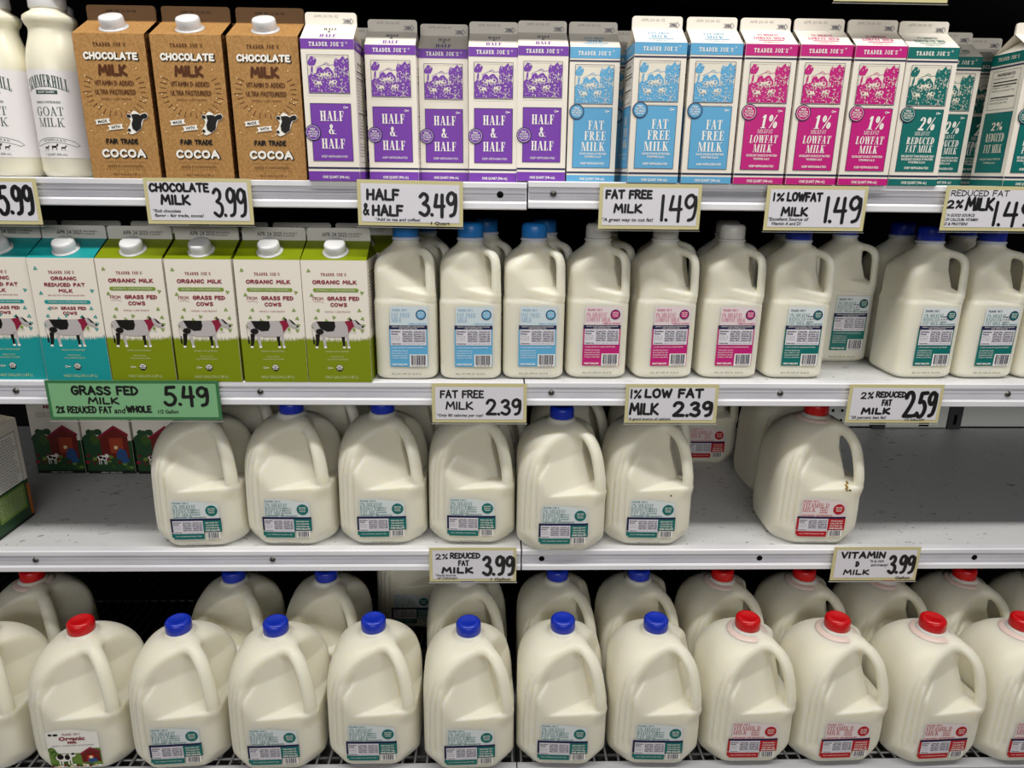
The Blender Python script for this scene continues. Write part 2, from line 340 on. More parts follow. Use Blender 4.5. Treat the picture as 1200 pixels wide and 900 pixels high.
    def build(s, name, parent=None):
        me = bpy.data.meshes.new(name); me.from_pydata(s.v, [], s.f)
        for m in s.mats: me.materials.append(m)
        me.polygons.foreach_set('material_index', s.m); me.polygons.foreach_set('use_smooth', s.sm); me.update()
        o = bpy.data.objects.new(name, me); COL.objects.link(o)
        if parent is not None: o.parent = parent
        return o

def thing(name):
    o = bpy.data.objects.new(name, None); o.empty_display_size = 0.03; COL.objects.link(o); return o
def kids(o): return [c for c in bpy.data.objects if c.parent is o]
def copy_tree(o, parent=None):
    c = o.copy(); COL.objects.link(c); c.parent = parent
    for ch in kids(o): copy_tree(ch, c)
    return c
_used = set()
def put(proto, x, y, z, label, cat, group=None, rz=0.0, rx=0.0):
    """the first time moves the prototype itself, then copies it with its parts"""
    o = copy_tree(proto) if proto.name in _used else proto
    _used.add(proto.name); _used.add(o.name)
    o.location = (x, y, z); o.rotation_euler = (rx, 0, rz); o['label'] = label; o['category'] = cat
    if group: o['group'] = group
    return o
def structure(o): o['kind'] = 'structure'; return o

# ------------------------------------------------------------------ the cooler: floor, back, shelves
a = Art(); a.box(-3.5, 3.5, -5.6, 0.9, -0.02, 0.0, FLOORM); structure(a.build('floor'))
a = Art(); a.box(-1.6, 1.7, 0.60, 0.63, 0.02, Z0+1.2, DARKM); structure(a.build('wall_back'))
SEAM = 0.047
def rail(art, x0, x1, y, zt, h=0.037, depth=0.016, bead=0.0085, m=None):
    """front edge of a shelf: white bead, recessed channel, white bead"""
    prof = [(y+depth, zt), (y+0.002, zt), (y, zt-0.0015), (y, zt-bead+0.001), (y+0.001, zt-bead), (y+0.0026, zt-bead-0.0005), (y+0.0026, zt-h+bead+0.003),
            (y+0.001, zt-h+bead+0.0025), (y-0.001, zt-h+bead), (y-0.001, zt-h+0.0015), (y+0.001, zt-h), (y+depth, zt-h)]
    n = len(prof); v = [(x, p[0], p[1]) for x in (x0, x1) for p in prof]
    art.add3(v, [(i, (i+1) % n, n+(i+1) % n, n+i) for i in range(n)]+[tuple(reversed(range(n))), tuple(range(n, 2*n))], m or STEELW)
def shelf(x0, x1, zt, label, screws, holes, dark=False, depth=0.575):
    root = thing('cooler_shelf'); root.location = (0, 0, Z0+zt); root['label'] = label; root['category'] = 'shelf'; root['group'] = 'shelf boards of the cooler'
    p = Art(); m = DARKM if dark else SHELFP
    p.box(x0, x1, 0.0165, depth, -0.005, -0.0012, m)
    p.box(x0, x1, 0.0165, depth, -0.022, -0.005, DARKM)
    p.build('shelf_board', root)
    r = Art(); rail(r, x0, x1, 0.0, 0.0); r.build('price_rail', root)
    c = Art(); zc = -0.0105
    for k in range(3): c.box(x0+0.001, x1-0.001, 0.0016+0.0005*(k % 2), 0.0024, zc-0.0145+0.0048*k, zc-0.0148+0.0048*(k+1), CHANNEL if zt > 0.5 else CHANNEL2)
    c.build('price_channel', root)
    for x in screws:
        k = Art(); R = Matrix.Rotation(math.pi/2, 3, 'X')
        k.lathe([(0.0048, 0), (0.0046, 0.0012), (0.003, 0.0024), (0.0, 0.0026)], SCREW, 20, (x, 0.0021, zc-0.006), R)
        k.box(x-0.003, x+0.003, -0.0008, 0.0, zc-0.0065, zc-0.0055, HOLE); k.build('screw', root)
    for x in holes:
        k = Art(); R = Matrix.Rotation(math.pi/2, 3, 'X'); k.lathe([(0.0046, 0), (0.0046, 0.0008), (0, 0.0008)], HOLE, 18, (x, 0.0021, zc-0.006), R); k.build('rail_hole', root)
    return root
XL, XR = -1.45, 1.6
shelf(XL, SEAM-0.0012, 0.5715, 'white top shelf board under the chocolate cartons and half and half', [-0.73], [0.009])
shelf(SEAM+0.0012, XR, 0.5735, 'white top shelf board under the fat free and lowfat quart cartons', [0.083], [])
shelf(XL, SEAM-0.0012, 0.2835, 'white second shelf board under the teal and green organic cartons', [-0.705, -0.347], [])
shelf(SEAM+0.0012, XR, 0.2835, 'white second shelf board under the half gallon jugs with magenta labels', [0.088, 0.437, 0.79], [])
shelf(XL, SEAM-0.0012, 0.001, 'grey third shelf board under the row of five blue capped gallons', [-0.727, -0.353], [])
shelf(SEAM+0.0012, XR, 0.001, 'grey third shelf board, mostly empty, beside the lone red capped gallon', [], [0.08, 0.437, 0.795])
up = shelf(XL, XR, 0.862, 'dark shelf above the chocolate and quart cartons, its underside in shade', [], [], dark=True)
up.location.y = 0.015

# bottom deck: pan, front lip, wire rack
ZD = -0.315
for x0, x1, lb in ((XL, SEAM-0.008, 'wire racked bottom deck under the blue capped gallons beside the organic one'), (SEAM-0.006, XR, 'wire racked bottom deck under the front row of red capped gallons')):
    root = thing('bottom_deck'); root.location = (0, 0, Z0+ZD); root['label'] = lb; root['category'] = 'deck'; root['group'] = 'deck sections of the cooler'
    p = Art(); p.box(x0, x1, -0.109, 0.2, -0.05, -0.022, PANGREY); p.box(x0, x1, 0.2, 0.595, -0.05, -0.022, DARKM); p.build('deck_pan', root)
    p = Art(); rail(p, x0, x1, -0.128, 0.0, h=0.06, depth=0.018, bead=0.022, m=LIPGREY); p.build('front_lip', root)
    p = Art(); n = int((x1-x0)/0.0195)
    for i in range(n+1):
        x = x0+0.006+(x1-x0-0.012)*i/n
        p.tube((x, -0.109, -0.0024), (x, 0.57, -0.0024), 0.0022, WIRE, 6)
    for y in (-0.09, 0.13, 0.35, 0.56): p.tube((x0+0.004, y, -0.0076), (x1-0.004, y, -0.0076), 0.003, WIRE, 6)
    p.build('wire_grille', root)
a = Art(); a.box(XL, XR, -0.11, 0.6, 0.001, Z0+ZD-0.062, DARKM); structure(a.build('baseboard_front'))

# perforated panel and slotted uprights behind the third shelf
root = thing('perforated_panel'); root.location = (0, 0, Z0); root['label'] = 'grey perforated back panel behind the empty end of the third shelf'; root['category'] = 'panel'
p = Art(); p.box(0.60, 1.40, 0.578, 0.590, 0.003, 0.245, PEG); p.build('panel_sheet', root)
p = Art()
for i in range(14):
    for j in range(9):
        x = 0.615+0.0225*i; z = 0.018+0.025*j
        p.lathe([(0.0038, 0), (0.0038, 0.0004)], HOLE, 10, (x, 0.578, z), Matrix.Rotation(math.pi/2, 3, 'X'))
p.build('perforation', root)
p = Art(); p.box(0.945, 1.095, 0.570, 0.5765, 0.003, 0.245, PEG); p.build('cover_plate', root)
p = Art(); p.box(1.028, 1.052, 0.5692, 0.570, 0.006, 0.02, HOLE); p.build('pull_slot', root)
for x, lb in ((0.928, 'dark slotted upright between the holed and plain parts of the back panel'), (1.112, 'dark slotted upright past the plain plate of the back panel'), (-1.05, 'dark slotted upright behind the farm scene cartons')):
    root = thing('shelf_upright'); root.location = (x, 0 if x < 0 else -0.0115, Z0); root['label'] = lb; root['category'] = 'upright'
    p = Art(); p.box(-0.016, 0.016, 0.577, 0.589, -0.0005 if x > 0 else -0.30, 0.245 if x > 0 else 0.90, mat('upright_paint', '#3A3A3C', 0.5)); p.build('post', root)
    p = Art()
    for j in range(5 if x > 0 else 24): p.box(-0.004, 0.004, 0.5765, 0.577, (0.012 if x > 0 else -0.28)+0.048*j, (0.037 if x > 0 else -0.255)+0.048*j, HOLE)
    p.build('slot', root)

# ------------------------------------------------------------------ signed distance shapes -> smooth mesh
def nets(F, lo, hi, h):
    lo = np.array(lo, float); n = np.ceil((np.array(hi)-lo)/h).astype(int)+1
    ax = [lo[i]+h*np.arange(n[i]) for i in range(3)]
    X, Y, Zg = np.meshgrid(*ax, indexing='ij'); V = F(X, Y, Zg); S = V < 0
    cnt = np.zeros(n-1); acc = np.zeros(tuple(n-1)+(3,))
    sl = [slice(0, -1), slice(1, None)]
    corners = [(i, j, k) for i in (0, 1) for j in (0, 1) for k in (0, 1)]
    for c in corners:
        for axis in range(3):
            if c[axis]: continue
            d = list(c); d[axis] = 1
            va = V[tuple(sl[q] for q in c)]; vb = V[tuple(sl[q] for q in d)]; cr = (va < 0) != (vb < 0)
            t = np.where(cr, va/np.where(cr, va-vb, 1), 0); cnt += cr
            for q in range(3): acc[..., q] += np.where(cr, c[q]+(t if q == axis else 0), 0)
    act = cnt > 0; idx = -np.ones(act.shape, int); idx[act] = np.arange(act.sum())
    base = np.stack(np.nonzero(act), 1); P = lo+h*(base+acc[act]/cnt[act][:, None])
    faces = []
    for axis in range(3):
        u, w = [(1, 2), (2, 0), (0, 1)][axis]
        a = [slice(None)]*3; b = [slice(None)]*3; a[axis] = sl[0]; b[axis] = sl[1]
        cr = S[tuple(a)] != S[tuple(b)]; ins = S[tuple(a)]
        I = np.stack(np.nonzero(cr), 1); ok = (I[:, u] > 0) & (I[:, w] > 0) & (I[:, u] < n[u]-1) & (I[:, w] < n[w]-1); I = I[ok]
        eu = np.eye(3, dtype=int)[u]; ew = np.eye(3, dtype=int)[w]
        q = np.stack([idx[tuple((I-eu-ew).T)], idx[tuple((I-ew).T)], idx[tuple(I.T)], idx[tuple((I-eu).T)]], 1)
        fl = ~ins[tuple(I.T)]; q[fl] = q[fl][:, ::-1]; faces.append(q)
    for _ in range(3):
        e = 0.4; f0 = F(*P.T); g = np.stack([(F(*(P+np.eye(3)[i]*e).T)-F(*(P-np.eye(3)[i]*e).T))/(2*e) for i in range(3)], 1)
        st = (f0/np.maximum((g**2).sum(1), 1e-3))[:, None]*g; L = np.linalg.norm(st, axis=1, keepdims=True); P = P-st*np.minimum(1, 0.6*h/np.maximum(L, 1e-9))
    return P, np.concatenate(faces)
def smax(a, b, k):
    h = np.clip(0.5+0.5*(a-b)/k, 0, 1); return b+(a-b)*h+k*h*(1-h)
def smin(a, b, k): return -smax(-a, -b, k)
def polyd(u, z, pts):
    d = np.full(np.shape(u), 1e9)
    for (a, b), (c, e) in zip(pts, pts[1:]):
        t = np.clip(((u-a)*(c-a)+(z-b)*(e-b))/((c-a)**2+(e-b)**2), 0, 1); d = np.minimum(d, np.hypot(u-a-t*(c-a), z-b-t*(e-b)))
    return d
def facets(x, y, z, th, d):
    s, c = math.sin(math.radians(th)), math.cos(math.radians(th))
    return np.maximum(s*x-c*y-d, c*x-s*y-d)
G_A = 71.5
def gallon(x, y, z):
    u = (x-y)/math.sqrt(2); v = (x+y)/math.sqrt(2); A = G_A
    n = np.interp(z, [60, 120, 200], [5.0, 4.2, 2.2])
    q = (np.abs(x)**n+np.abs(y)**n+1e-9)**(1/n)
    t = np.maximum(0, (z-118)/86.0)
    body = ((q/A)**2.6+t**2.6+1e-9)**(1/2.6)*A-A
    body = smax(body, (np.abs(x)+np.abs(y))/math.sqrt(2)-np.interp(z, [0, 30, 60], [70, 88, 96]), 5)   # cut foot corners
    body = smax(body, q-np.interp(z, [0, 14], [60, A+4]), 6)
    cut = lambda p, q: 0.407*p-0.913*q-np.interp(z-0.17*np.clip(p+22, 0, 60), [80, 95, 101, 150, 215], [102, 80, 57, 41.5, 39])
    body = smax(body, np.maximum(cut(x, y), cut(-y, -x)), 5)
    hd = np.sqrt((polyd(u, z, crom([(28, 196), (52, 189), (69, 170), (79, 138), (82.5, 106), (72, 86)], 5))/7.6)**2+(v/10.5)**2)*8.6-8.6
    body = smin(body, hd, 11)
    r = np.hypot(x, y)
    body = smin(body, smax(r-21.0, z-208, 2), 7)
    win = np.clip((z-30)/12, 0, 1)*np.clip((165-z)/25, 0, 1)*((-x-y) > 20)
    lean = np.maximum(0, z-120)*0.10
    for k in (0.0, 9.0, 18.0): body = body+2.5*win*np.exp(-((u-k-lean)/2.1)**2)
    return smax(body, 0.0-z, 2.5)
H_A = 46.5
def halfgal(x, y, z):
    u = (x-y)/math.sqrt(2); v = (x+y)/math.sqrt(2); A = H_A
    w = np.interp(z, [0, 118, 124, 240], [A, A, A-1.6, A-2.0])
    q = (np.abs(x)**6+np.abs(y)**6+1e-9)**(1/6.0)
    r = np.hypot(x, y)
    body = smax(q-w, 0.60*r+0.80*z-171.5, 10)
    body = smax(body, q-np.interp(z, [0, 9], [38, A+3]), 4)
    d = np.interp(z, [126, 133, 140, 166, 215], [64, 51, 38, 30, 27])
    body = smax(body, facets(x, y, z, 26, d), 6)
    hd = np.sqrt((polyd(u, z, crom([(24, 192), (43, 188), (52, 177), (54, 150), (54, 128), (48, 116)], 4))/5.4)**2+(v/8.0)**2)*6-6
    body = smin(body, hd, 6)
    body = smin(body, smax(r-18.8, z-210, 2), 5)
    body = body+0.7*np.exp(-((z-121-0.14*(x-10)*-1)/1.6)**2)*np.clip((x+22)/10, 0, 1)*(y < 0)
    return smax(body, 0.0-z, 2.0)
def front_map(F, A):
    """2-D design (mm in metres, x across, y up) -> on the front of the jug"""
    def mp(p, off):
        x = p[:, 0]*1000; z = p[:, 1]*1000; lo = np.full(x.shape, -A*1.25); hi = np.zeros(x.shape)
        for _ in range(26):
            mid = (lo+hi)/2; ins = F(x, mid, z) < 0; hi = np.where(ins, mid, hi); lo = np.where(ins, lo, mid)
        return np.stack([x/1000, hi/1000-0.0005-off, z/1000], 1)
    return mp

# ------------------------------------------------------------------ jug labels
def facts(a, x0, y0, x1, y1, L, ink=NAVY):
    W, H = x1-x0, y1-y0
    a.rect(x0, y0, x1, y1, FACTS, L, 8, 4)
    a.text('Nutrition', x0+1.2, y1-.17*H, .10*H, ink, L+1, bold=.03, align='l', w=.26*W); a.text('Facts', x0+1.2, y1-.32*H, .10*H, ink, L+1, bold=.03, align='l', w=.18*W)
    for k, t in enumerate(('Serving 1 cup', 'Servings 8', 'Amount per')): a.text(t, x0+1.2, y1-(.45+.12*k)*H, .05*H, ink, L+1, align='l', w=.24*W)
    a.text('Calories', x0+1.2, y0+.07*H, .08*H, ink, L+1, bold=.03, align='l', w=.26*W)
    rows = (('Total Fat', 'Total Carb. 12g'), ('Sat. Fat', 'Sugars 12g'), ('Trans Fat 0g', 'Protein 8g'), ('Cholesterol', 'Vitamin D 10%'), ('Sodium 130mg', 'Calcium 25%'))
    for k, (s, t) in enumerate(rows):
        y = y1-(.16+.145*k)*H
        a.text(s, x0+.33*W, y, .075*H, ink, L+1, align='l', w=.28*W, bold=.03); a.text(t, x0+.66*W, y, .075*H, ink, L+1, align='l', w=.31*W, bold=.03)
        a.rect(x0+.33*W, y-.035*H, x1-.02*W, y-.02*H, ink, L+1, 4, 1)
    a.text('Iron 0%  Potassium 8%  Vitamin A 10%', x0+.33*W, y0+.08*H, .05*H, ink, L+1, align='l', w=.62*W)
def barcode(a, x0, y0, x1, y1, L, seed=3):
    rr = random.Random(seed); a.rect(x0, y0, x1, y1, INKWHITE, L, 4, 2); x = x0+(x1-x0)*.08
    while x < x1-(x1-x0)*.1:
        w = rr.choice((.5, .5, .9, 1.3)); a.rect(x, y0+(y1-y0)*.14, min(x+w, x1-.5), y1-(y1-y0)*.06, NAVY, L+1); x += w+rr.choice((.45, .5, .9))
    a.text('0 0123 4', (x0+x1)/2, y0+.4, (y1-y0)*.1, NAVY, L+1, w=(x1-x0)*.7)
def seal(a, cx, cy, r, fill, L, rim=NAVY, tx=INKWHITE):
    a.ell(cx, cy, r, r, rim, L, 28); a.ell(cx, cy, r*.82, r*.82, fill, L+1, 28)
    a.text('MILK FROM', cx, cy+.28*r, .22*r, tx, L+2, w=1.1*r, bold=.02); a.text('COWS NOT', cx, cy-.08*r, .2*r, tx, L+2, w=1.2*r, bold=.02); a.text('TREATED', cx, cy-.42*r, .2*r, tx, L+2, w=1.0*r, bold=.02)
def gallon_label(kind):
    a = Art(); a.map = front_map(gallon, G_A)
    teal = kind == 'teal'; C = LTEAL if teal else LRED; bg = LBLBG if teal else LBLPK
    x0, x1, zb, zt = -38.0, 40.0, 13.0, 86.0; zm = 55.0
    # wavy top edge of the paper
    n = 12; up = [(x0+5+(x1-x0-7)*i/n, zt-1-9*max(0, (i/n-.35))**1.2) for i in range(n+1)]
    v = []; f = []
    for j in range(7):
        for i in range(n+1):
            xx = x0+5+(x1-x0-7)*i/n; v.append((xx, zm-2+(up[i][1]-zm+2)*j/6))
    for j in range(6):
        for i in range(n): f.append((j*(n+1)+i, j*(n+1)+i+1, (j+1)*(n+1)+i+1, (j+1)*(n+1)+i))
    a.flat(v, f, bg, 1)
    a.text("TRADER JOE'S", x0+6, zt-5.2, 2.6, C, 3, 'slab', w=25, align='l')
    rows = ('2% MILKFAT', 'REDUCED', 'FAT MILK') if teal else ('VITAMIN D', 'MILK')
    hh = 6.2 if teal else 7.4
    for k, t in enumerate(rows): a.text(t, x0+6, zt-6.4-(hh+.8)*(k+1), hh, C, 3, 'fine', w=(35, 31, 29)[k] if teal else (42, 22)[k], align='l')
    for k, t in enumerate(('VITAMINS A & D', 'GRADE A', 'PASTEURIZED')): a.text(t, x0+41, 69-4*k, 2.0, C, 3, bold=.02, w=13)
    a.text('HOMOGENIZED   KEEP REFRIGERATED', x0+6, zm+1.0, 2.0, C, 3, bold=.02, w=50, align='l')
    seal(a, x1-13, 68, 9.2, C, 3, LTEAL if teal else LRED)
    # band with the facts
    a.rect(x0, zm-24, x1, zm, NAVY if teal else LRED, 4, 14, 5); a.rect(x0, zm-3.5, x1, zm, NAVY, 5, 14, 1)
    facts(a, x0+3.2, zm-26, x0+50, zm-3.6, 6)
    a.rect(x0+50.5, zm-23, x1, zm-3.4, C, 6, 6, 4)
    for k, t in enumerate(('REDUCED FAT' if teal else 'WHOLE MILK', 'CALCIUM 25%', 'PROTEIN 8g')): a.text(t, x0+64, zm-8.2-4.4*k, 2.2, INKWHITE, 8, bold=.02, w=20)
    a.text('ONE GALLON', x0+64, zm-21.5, 2.6, INKWHITE, 8, bold=.04, w=22)
    pts = [(x0+2+.5*i, zm-33.5) for i in range(0)]
    a.rect(x0, zm-33, x0+50, zm-25.5, C, 5, 8, 2); a.rect(x0+3, zb-5+11, x0+50, zm-32.5, C, 5, 8, 1)
    a.rect(x0+3, zm-36, x0+50, zm-32.5, C, 5, 8, 1)
    a.text('(3.78 L)  DISTRIBUTED BY GROCERY STORES', x0+26, zm-31.5, 1.8, INKWHITE, 7, w=40)
    barcode(a, x0+53, zm-35.5, x0+75, zm-24.2, 5)
    return a
def organic_label():
    a = Art(); a.map = front_map(gallon, G_A); x0, x1, zb = -40.0, 36.0, 16.0
    n = 12; v = []; f = []
    for j in range(7):
        for i in range(n+1):
            t = i/n; top = 78+6*math.sin(math.pi*min(1, t*1.15))**0.8; v.append((x0+(x1-x0)*t, 48+(top-48)*j/6))
    for j in range(6):
        for i in range(n): f.append((j*(n+1)+i, j*(n+1)+i+1, (j+1)*(n+1)+i+1, (j+1)*(n+1)+i))
    a.flat(v, f, INKWHITE, 1); a.rect(x0, zb, x1, 48, FIELD, 1, 12, 5)
    a.rect(x0+6, 40, x1-16, 49, INKWHITE, 2, 8, 2)
    a.text("TRADER JOE'S", -2, 74, 3, MAROON, 3, 'slab', w=26); a.text('Organic', -2, 64.5, 6.5, MAROON, 3, bold=.04, w=38); a.text('Milk', -2, 58.5, 4.2, MAROON, 3, bold=.04, w=14)
    a.text('GRADE A  PASTEURIZED  HOMOGENIZED', -2, 53.8, 1.8, NAVY, 3, w=62)
    a.ell(x0+7, 75, 3, 2, BLACK, 3, 14); a.ell(x0+15, 75, 4, 2, BLACK, 3, 14)
    for k in range(14): a.ell(x0+4+k*1.4, 46-k*1.6+3*math.sin(k), 5, 5, LEAF if k % 2 else FIELD, 3+.1*k, 12)
    a.ell(x0+22, 33, 12, 7, INKWHITE, 6, 18); a.ell(x0+17, 35, 5, 5, BLACK, 7, 14); a.ell(x0+27, 34, 4, 5, BLACK, 7, 14); a.ell(x0+35, 38, 5, 4, INKWHITE, 6, 14); a.ell(x0+36, 40, 3, 2, BLACK, 7, 12)
    for xx in (14, 18, 27, 31): a.rect(x0+xx, 20, x0+xx+2, 30, INKWHITE if xx % 4 else BLACK, 6)
    a.polys([[(8, 24), (35, 22), (35, 42), (22, 50), (8, 41)]], BARN, 6); a.polys([[(6, 40), (22, 51), (36, 43), (36, 40), (22, 47), (6, 37)]], MAROON, 7)
    a.rect(16, 24, 27, 37, LRED, 8); a.ell(24, 27, 7, 5, DENIM, 9, 16); a.ell(22, 33, 3, 3, SPECK, 9, 14); a.ell(30, 22, 7, 3, FIELD, 9, 14)
    for k in range(16): a.ell(x0+4+k*4.6, 18.5+1.5*math.sin(k*2), 2.6, 1.8, (BARN, LEAF, SPECK, INKWHITE)[k % 4], 9, 10)
    return a
def half_label(kind):
    a = Art(); a.map = front_map(halfgal, H_A)
    C, bg, tx = dict(blue=(LBLUE, LBLBL, LBLUED), pink=(LPINK, LBLPK, LPINK), teal=(LTEAL, LBLBG, LTEAL))[kind]
    x0, x1, zb, zt = -23.0, 33.0, 22.0, 113.0; zm = 85.0
    a.rect(x0+2, zm-1, x1+1, zt, bg, 1, 10, 6)
    a.text("TRADER JOE'S", x0+5, zt-6.5, 3, NAVY if kind == 'teal' else tx, 3, 'slab', w=22, align='l')
    rows = dict(blue=('FAT FREE', 'MILK'), pink=('1% MILKFAT', 'LOWFAT MILK'), teal=('2% MILKFAT', 'REDUCED', 'FAT MILK'))[kind]
    ws = dict(blue=(27, 15), pink=(30, 36), teal=(30, 25, 24))[kind]; hh = 5.0 if len(rows) == 3 else 6.2
    for k, t in enumerate(rows): a.text(t, x0+4, zt-8.4-(hh+1)*(k+1), hh, tx, 3, 'fine', w=ws[k], align='l')
    if kind == 'teal':
        for k, t in enumerate(('VITAMINS', 'A & D', 'GRADE A')): a.text(t, x0+36, 98-4*k, 2, NAVY, 3, bold=.02, w=11)
    a.text('VITAMIN A & D  HALF GALLON', x1-1, zm+1.6, 2.0, tx, 3, bold=.03, w=26, align='r')
    seal(a, x1-9, zt-12, 7.4, C, 3)
    a.rect(x0, zb, x1, zm, C, 2, 10, 8); a.rect(x0, zm-6, x1, zm, NAVY, 3, 10, 2)
    a.text('GRADE A PASTEURIZED HOMOGENIZED', (x0+x1)/2, zm-2.8, 1.8, INKWHITE, 5, w=48); a.text('KEEP REFRIGERATED', (x0+x1)/2, zm-5.2, 1.7, INKWHITE, 5, w=26)
    facts(a, x0+2, zm-30, x1-2, zm-6.2, 4)
    a.text('A GOOD SOURCE OF CALCIUM AND PROTEIN', x0+3, zm-34.5, 2, INKWHITE, 5, w=46, align='l')
    for k, t in enumerate(('DISTRIBUTED & SOLD', 'EXCLUSIVELY BY OUR', 'NEIGHBORHOOD GROCERY', 'STORES AT FAIR PRICE')): a.text(t, x0+3, zm-39.5-3.6*k, 1.9, INKWHITE, 5, w=23, align='l')
    a.text('HALF GALLON', x0+3, zb+2.5, 2.6, INKWHITE, 5, bold=.04, w=22, align='l')
    barcode(a, x0+29, zb+.3, x1-1, zb+19, 4, 7)
    return a

# ------------------------------------------------------------------ jugs
def jug_body(F, A, top, h, speck=None):
    P, Q = nets(F, (-A-24, -A-24, -4), (A+24, A+24, top+6), h); a = Art(); a.add3(P/1000, Q.tolist(), MILK, True); return a
GBODY = jug_body(gallon, G_A, 208, 2.3); HBODY = jug_body(halfgal, H_A, 210, 1.8)
_date = {}
def stamp(a, F, A, w, z):
    a.map = front_map(F, A); a.text('SELL BY APR 20  06:42 B', 0, z, 2.6, mat('stamp_ink', '#6A685C', 0.6), 1, w=w)
stamp(GBODY, gallon, G_A, 36, 6.0); stamp(HBODY, halfgal, H_A, 44, 9.5)
gb = GBODY.build('body'); hb = HBODY.build('body')
bpy.data.objects.remove(gb); bpy.data.objects.remove(hb)
GM = bpy.data.meshes['body']; HM = bpy.data.meshes['body.001']
def cap_prof(r, h): return [(r*.98, 0), (r, .001), (r, h*.72), (r*.95, h*.86), (r*.84, h*.97), (r*.7, h), (r*.62, h-.0008), (0, h-.0008)]
CAP = {}
def jug(name, body, label, cap, ring, r, z, h, ringr, wide=False):
    root = thing(name)
    b = bpy.data.objects.new('jug_body', body); COL.objects.link(b); b.parent = root
    label.build('front_label', root)
    a = Art()
    if wide: a.lathe([(.0205, .2040), (.0235, .2042), (.027, .2030), (.0315, .2012), (.0318, .2002)], ring, 44)
    else: a.lathe([(r*.98, z-.0045), (ringr, z-.004), (ringr, z-.0012), (r*.98, z-.0008)], ring, 44)
    a.build('neck_ring', root)
    a = Art(); a.lathe(cap_prof(r, h), cap, 84, (0, 0, z), rib=0.012); a.build('cap', root)
    return root
LTG = gallon_label('teal')
J_BLUE = jug('gallon_jug', GM, LTG, CAPB, RINGB, 0.0192, 0.2085, 0.0185, 0.0212)
J_RED = jug('gallon_jug', GM, gallon_label('red'), CAPR, RINGP, 0.0192, 0.2085, 0.0185, 0.0212, True)
J_ORG = jug('gallon_jug', GM, organic_label(), CAPR, RINGP, 0.0192, 0.2085, 0.0185, 0.0212)
H_FF = jug('half_gallon_jug', HM, half_label('blue'), CAPL, RINGB, 0.0188, 0.2095, 0.021, 0.0205)
H_1 = jug('half_gallon_jug', HM, half_label('pink'), CAPT, CAPT, 0.0188, 0.2095, 0.021, 0.0205)
H_2 = jug('half_gallon_jug', HM, half_label('teal'), CAPB, RINGB, 0.0188, 0.2095, 0.021, 0.0205)

# third shelf
ORD = ['first', 'second', 'third', 'fourth', 'fifth', 'sixth', 'seventh', 'eighth']
G3 = 'blue capped gallons on the third shelf'; zs = Z0+0.0003
row3 = [(-0.473, 0.078, 0.04), (-0.327, 0.083, -0.02), (-0.180, 0.085, 0.02), (-0.033, 0.087, -0.03), (0.111, 0.060, 0.0), (0.256, 0.080, -0.02)]
lab3 = ['blue capped gallon jug on third shelf under the green grass fed price card',
        'second blue capped gallon jug from the bare shelf by the farm cartons',
        'third blue capped gallon jug from the bare shelf by the farm cartons',
        'blue capped gallon jug on third shelf under the glossy fat free price card',
        'blue capped gallon jug overhanging the lip of the third shelf at the seam',
        'blue capped gallon jug with a dark speck, under the 1% low fat card']
for i, (x, y, rz) in enumerate(row3):
    specked = put(J_BLUE, x, y, zs, lab3[i], 'milk jug', G3, rz)
for i, (x, y) in enumerate([(-0.452, 0.235), (-0.300, 0.238), (-0.150, 0.24), (-0.003, 0.24), (0.143, 0.236), (0.292, 0.237)]):
    put(J_BLUE, x, y, zs, 'gallon jug in the shade on third shelf, standing behind the %s front jug there' % ORD[i], 'milk jug', 'gallon jugs in the second rank of the third shelf', 0.02)
stained = put(J_RED, 0.535, 0.082, zs, 'lone red capped vitamin D gallon with a brown stain beside the empty shelf', 'milk jug', None, -0.03)
put(J_RED, 0.560, 0.262, zs, 'red capped gallon tucked close behind the stained vitamin D gallon', 'milk jug', None, 0.0)
put(J_RED, 0.440, 0.415, zs, 'red labelled gallon deep on the third shelf behind the 1% low fat card', 'milk jug', None, 0.0)

# bottom deck
zd = Z0+ZD+0.0004; G4 = 'gallons in the front rank of the bottom deck'; YF = -0.052
put(J_ORG, -0.640, YF, zd, 'red capped organic gallon with a farm picture label on the bottom deck', 'milk jug', G4, 0.05)
put(J_ORG, -0.794, YF+0.0, zd, 'organic gallon cut off by the photo edge beside the red capped organic one', 'milk jug', G4, 0.0)
for i, (x, dy, rz) in enumerate([(-0.490, 0.0, 0.06), (-0.338, -0.004, 0.03), (-0.187, 0.002, 0.0), (-0.037, -0.008, 0.03), (0.112, -0.001, -0.04), (0.260, -0.002, -0.03)]):
    put(J_BLUE, x, YF+dy, zd, '%s blue capped gallon after the organic jug, front rank of bottom deck' % ORD[i], 'milk jug', G4, rz)
for i, (x, dy, rz) in enumerate([(0.408, 0.0, 0.0), (0.552, -0.002, 0.03), (0.705, -0.005, 0.05), (0.853, -0.005, 0.02)]):
    put(J_RED, x, YF+dy, zd, '%s red capped gallon after the last blue cap, front rank of bottom deck' % ORD[i], 'milk jug', G4, rz)
G5 = 'gallons in the second rank of the bottom deck'; YR = 0.098
put(J_RED, -0.806, YR, zd, 'red capped gallon behind the organic jugs on the bottom deck, beside the dark gap', 'milk jug', G5)
for x, w in ((-0.455, 'between the first and second blue capped front jugs'), (-0.293, 'between the second and third blue capped front jugs'), (-0.045, 'behind the fourth blue capped front jug'), (0.116, 'behind the fifth blue capped front jug'), (0.262, 'behind the sixth blue capped front jug')):
    put(J_BLUE, x, YR-0.004, zd, 'bottom deck second rank gallon %s' % w, 'milk jug', G5)
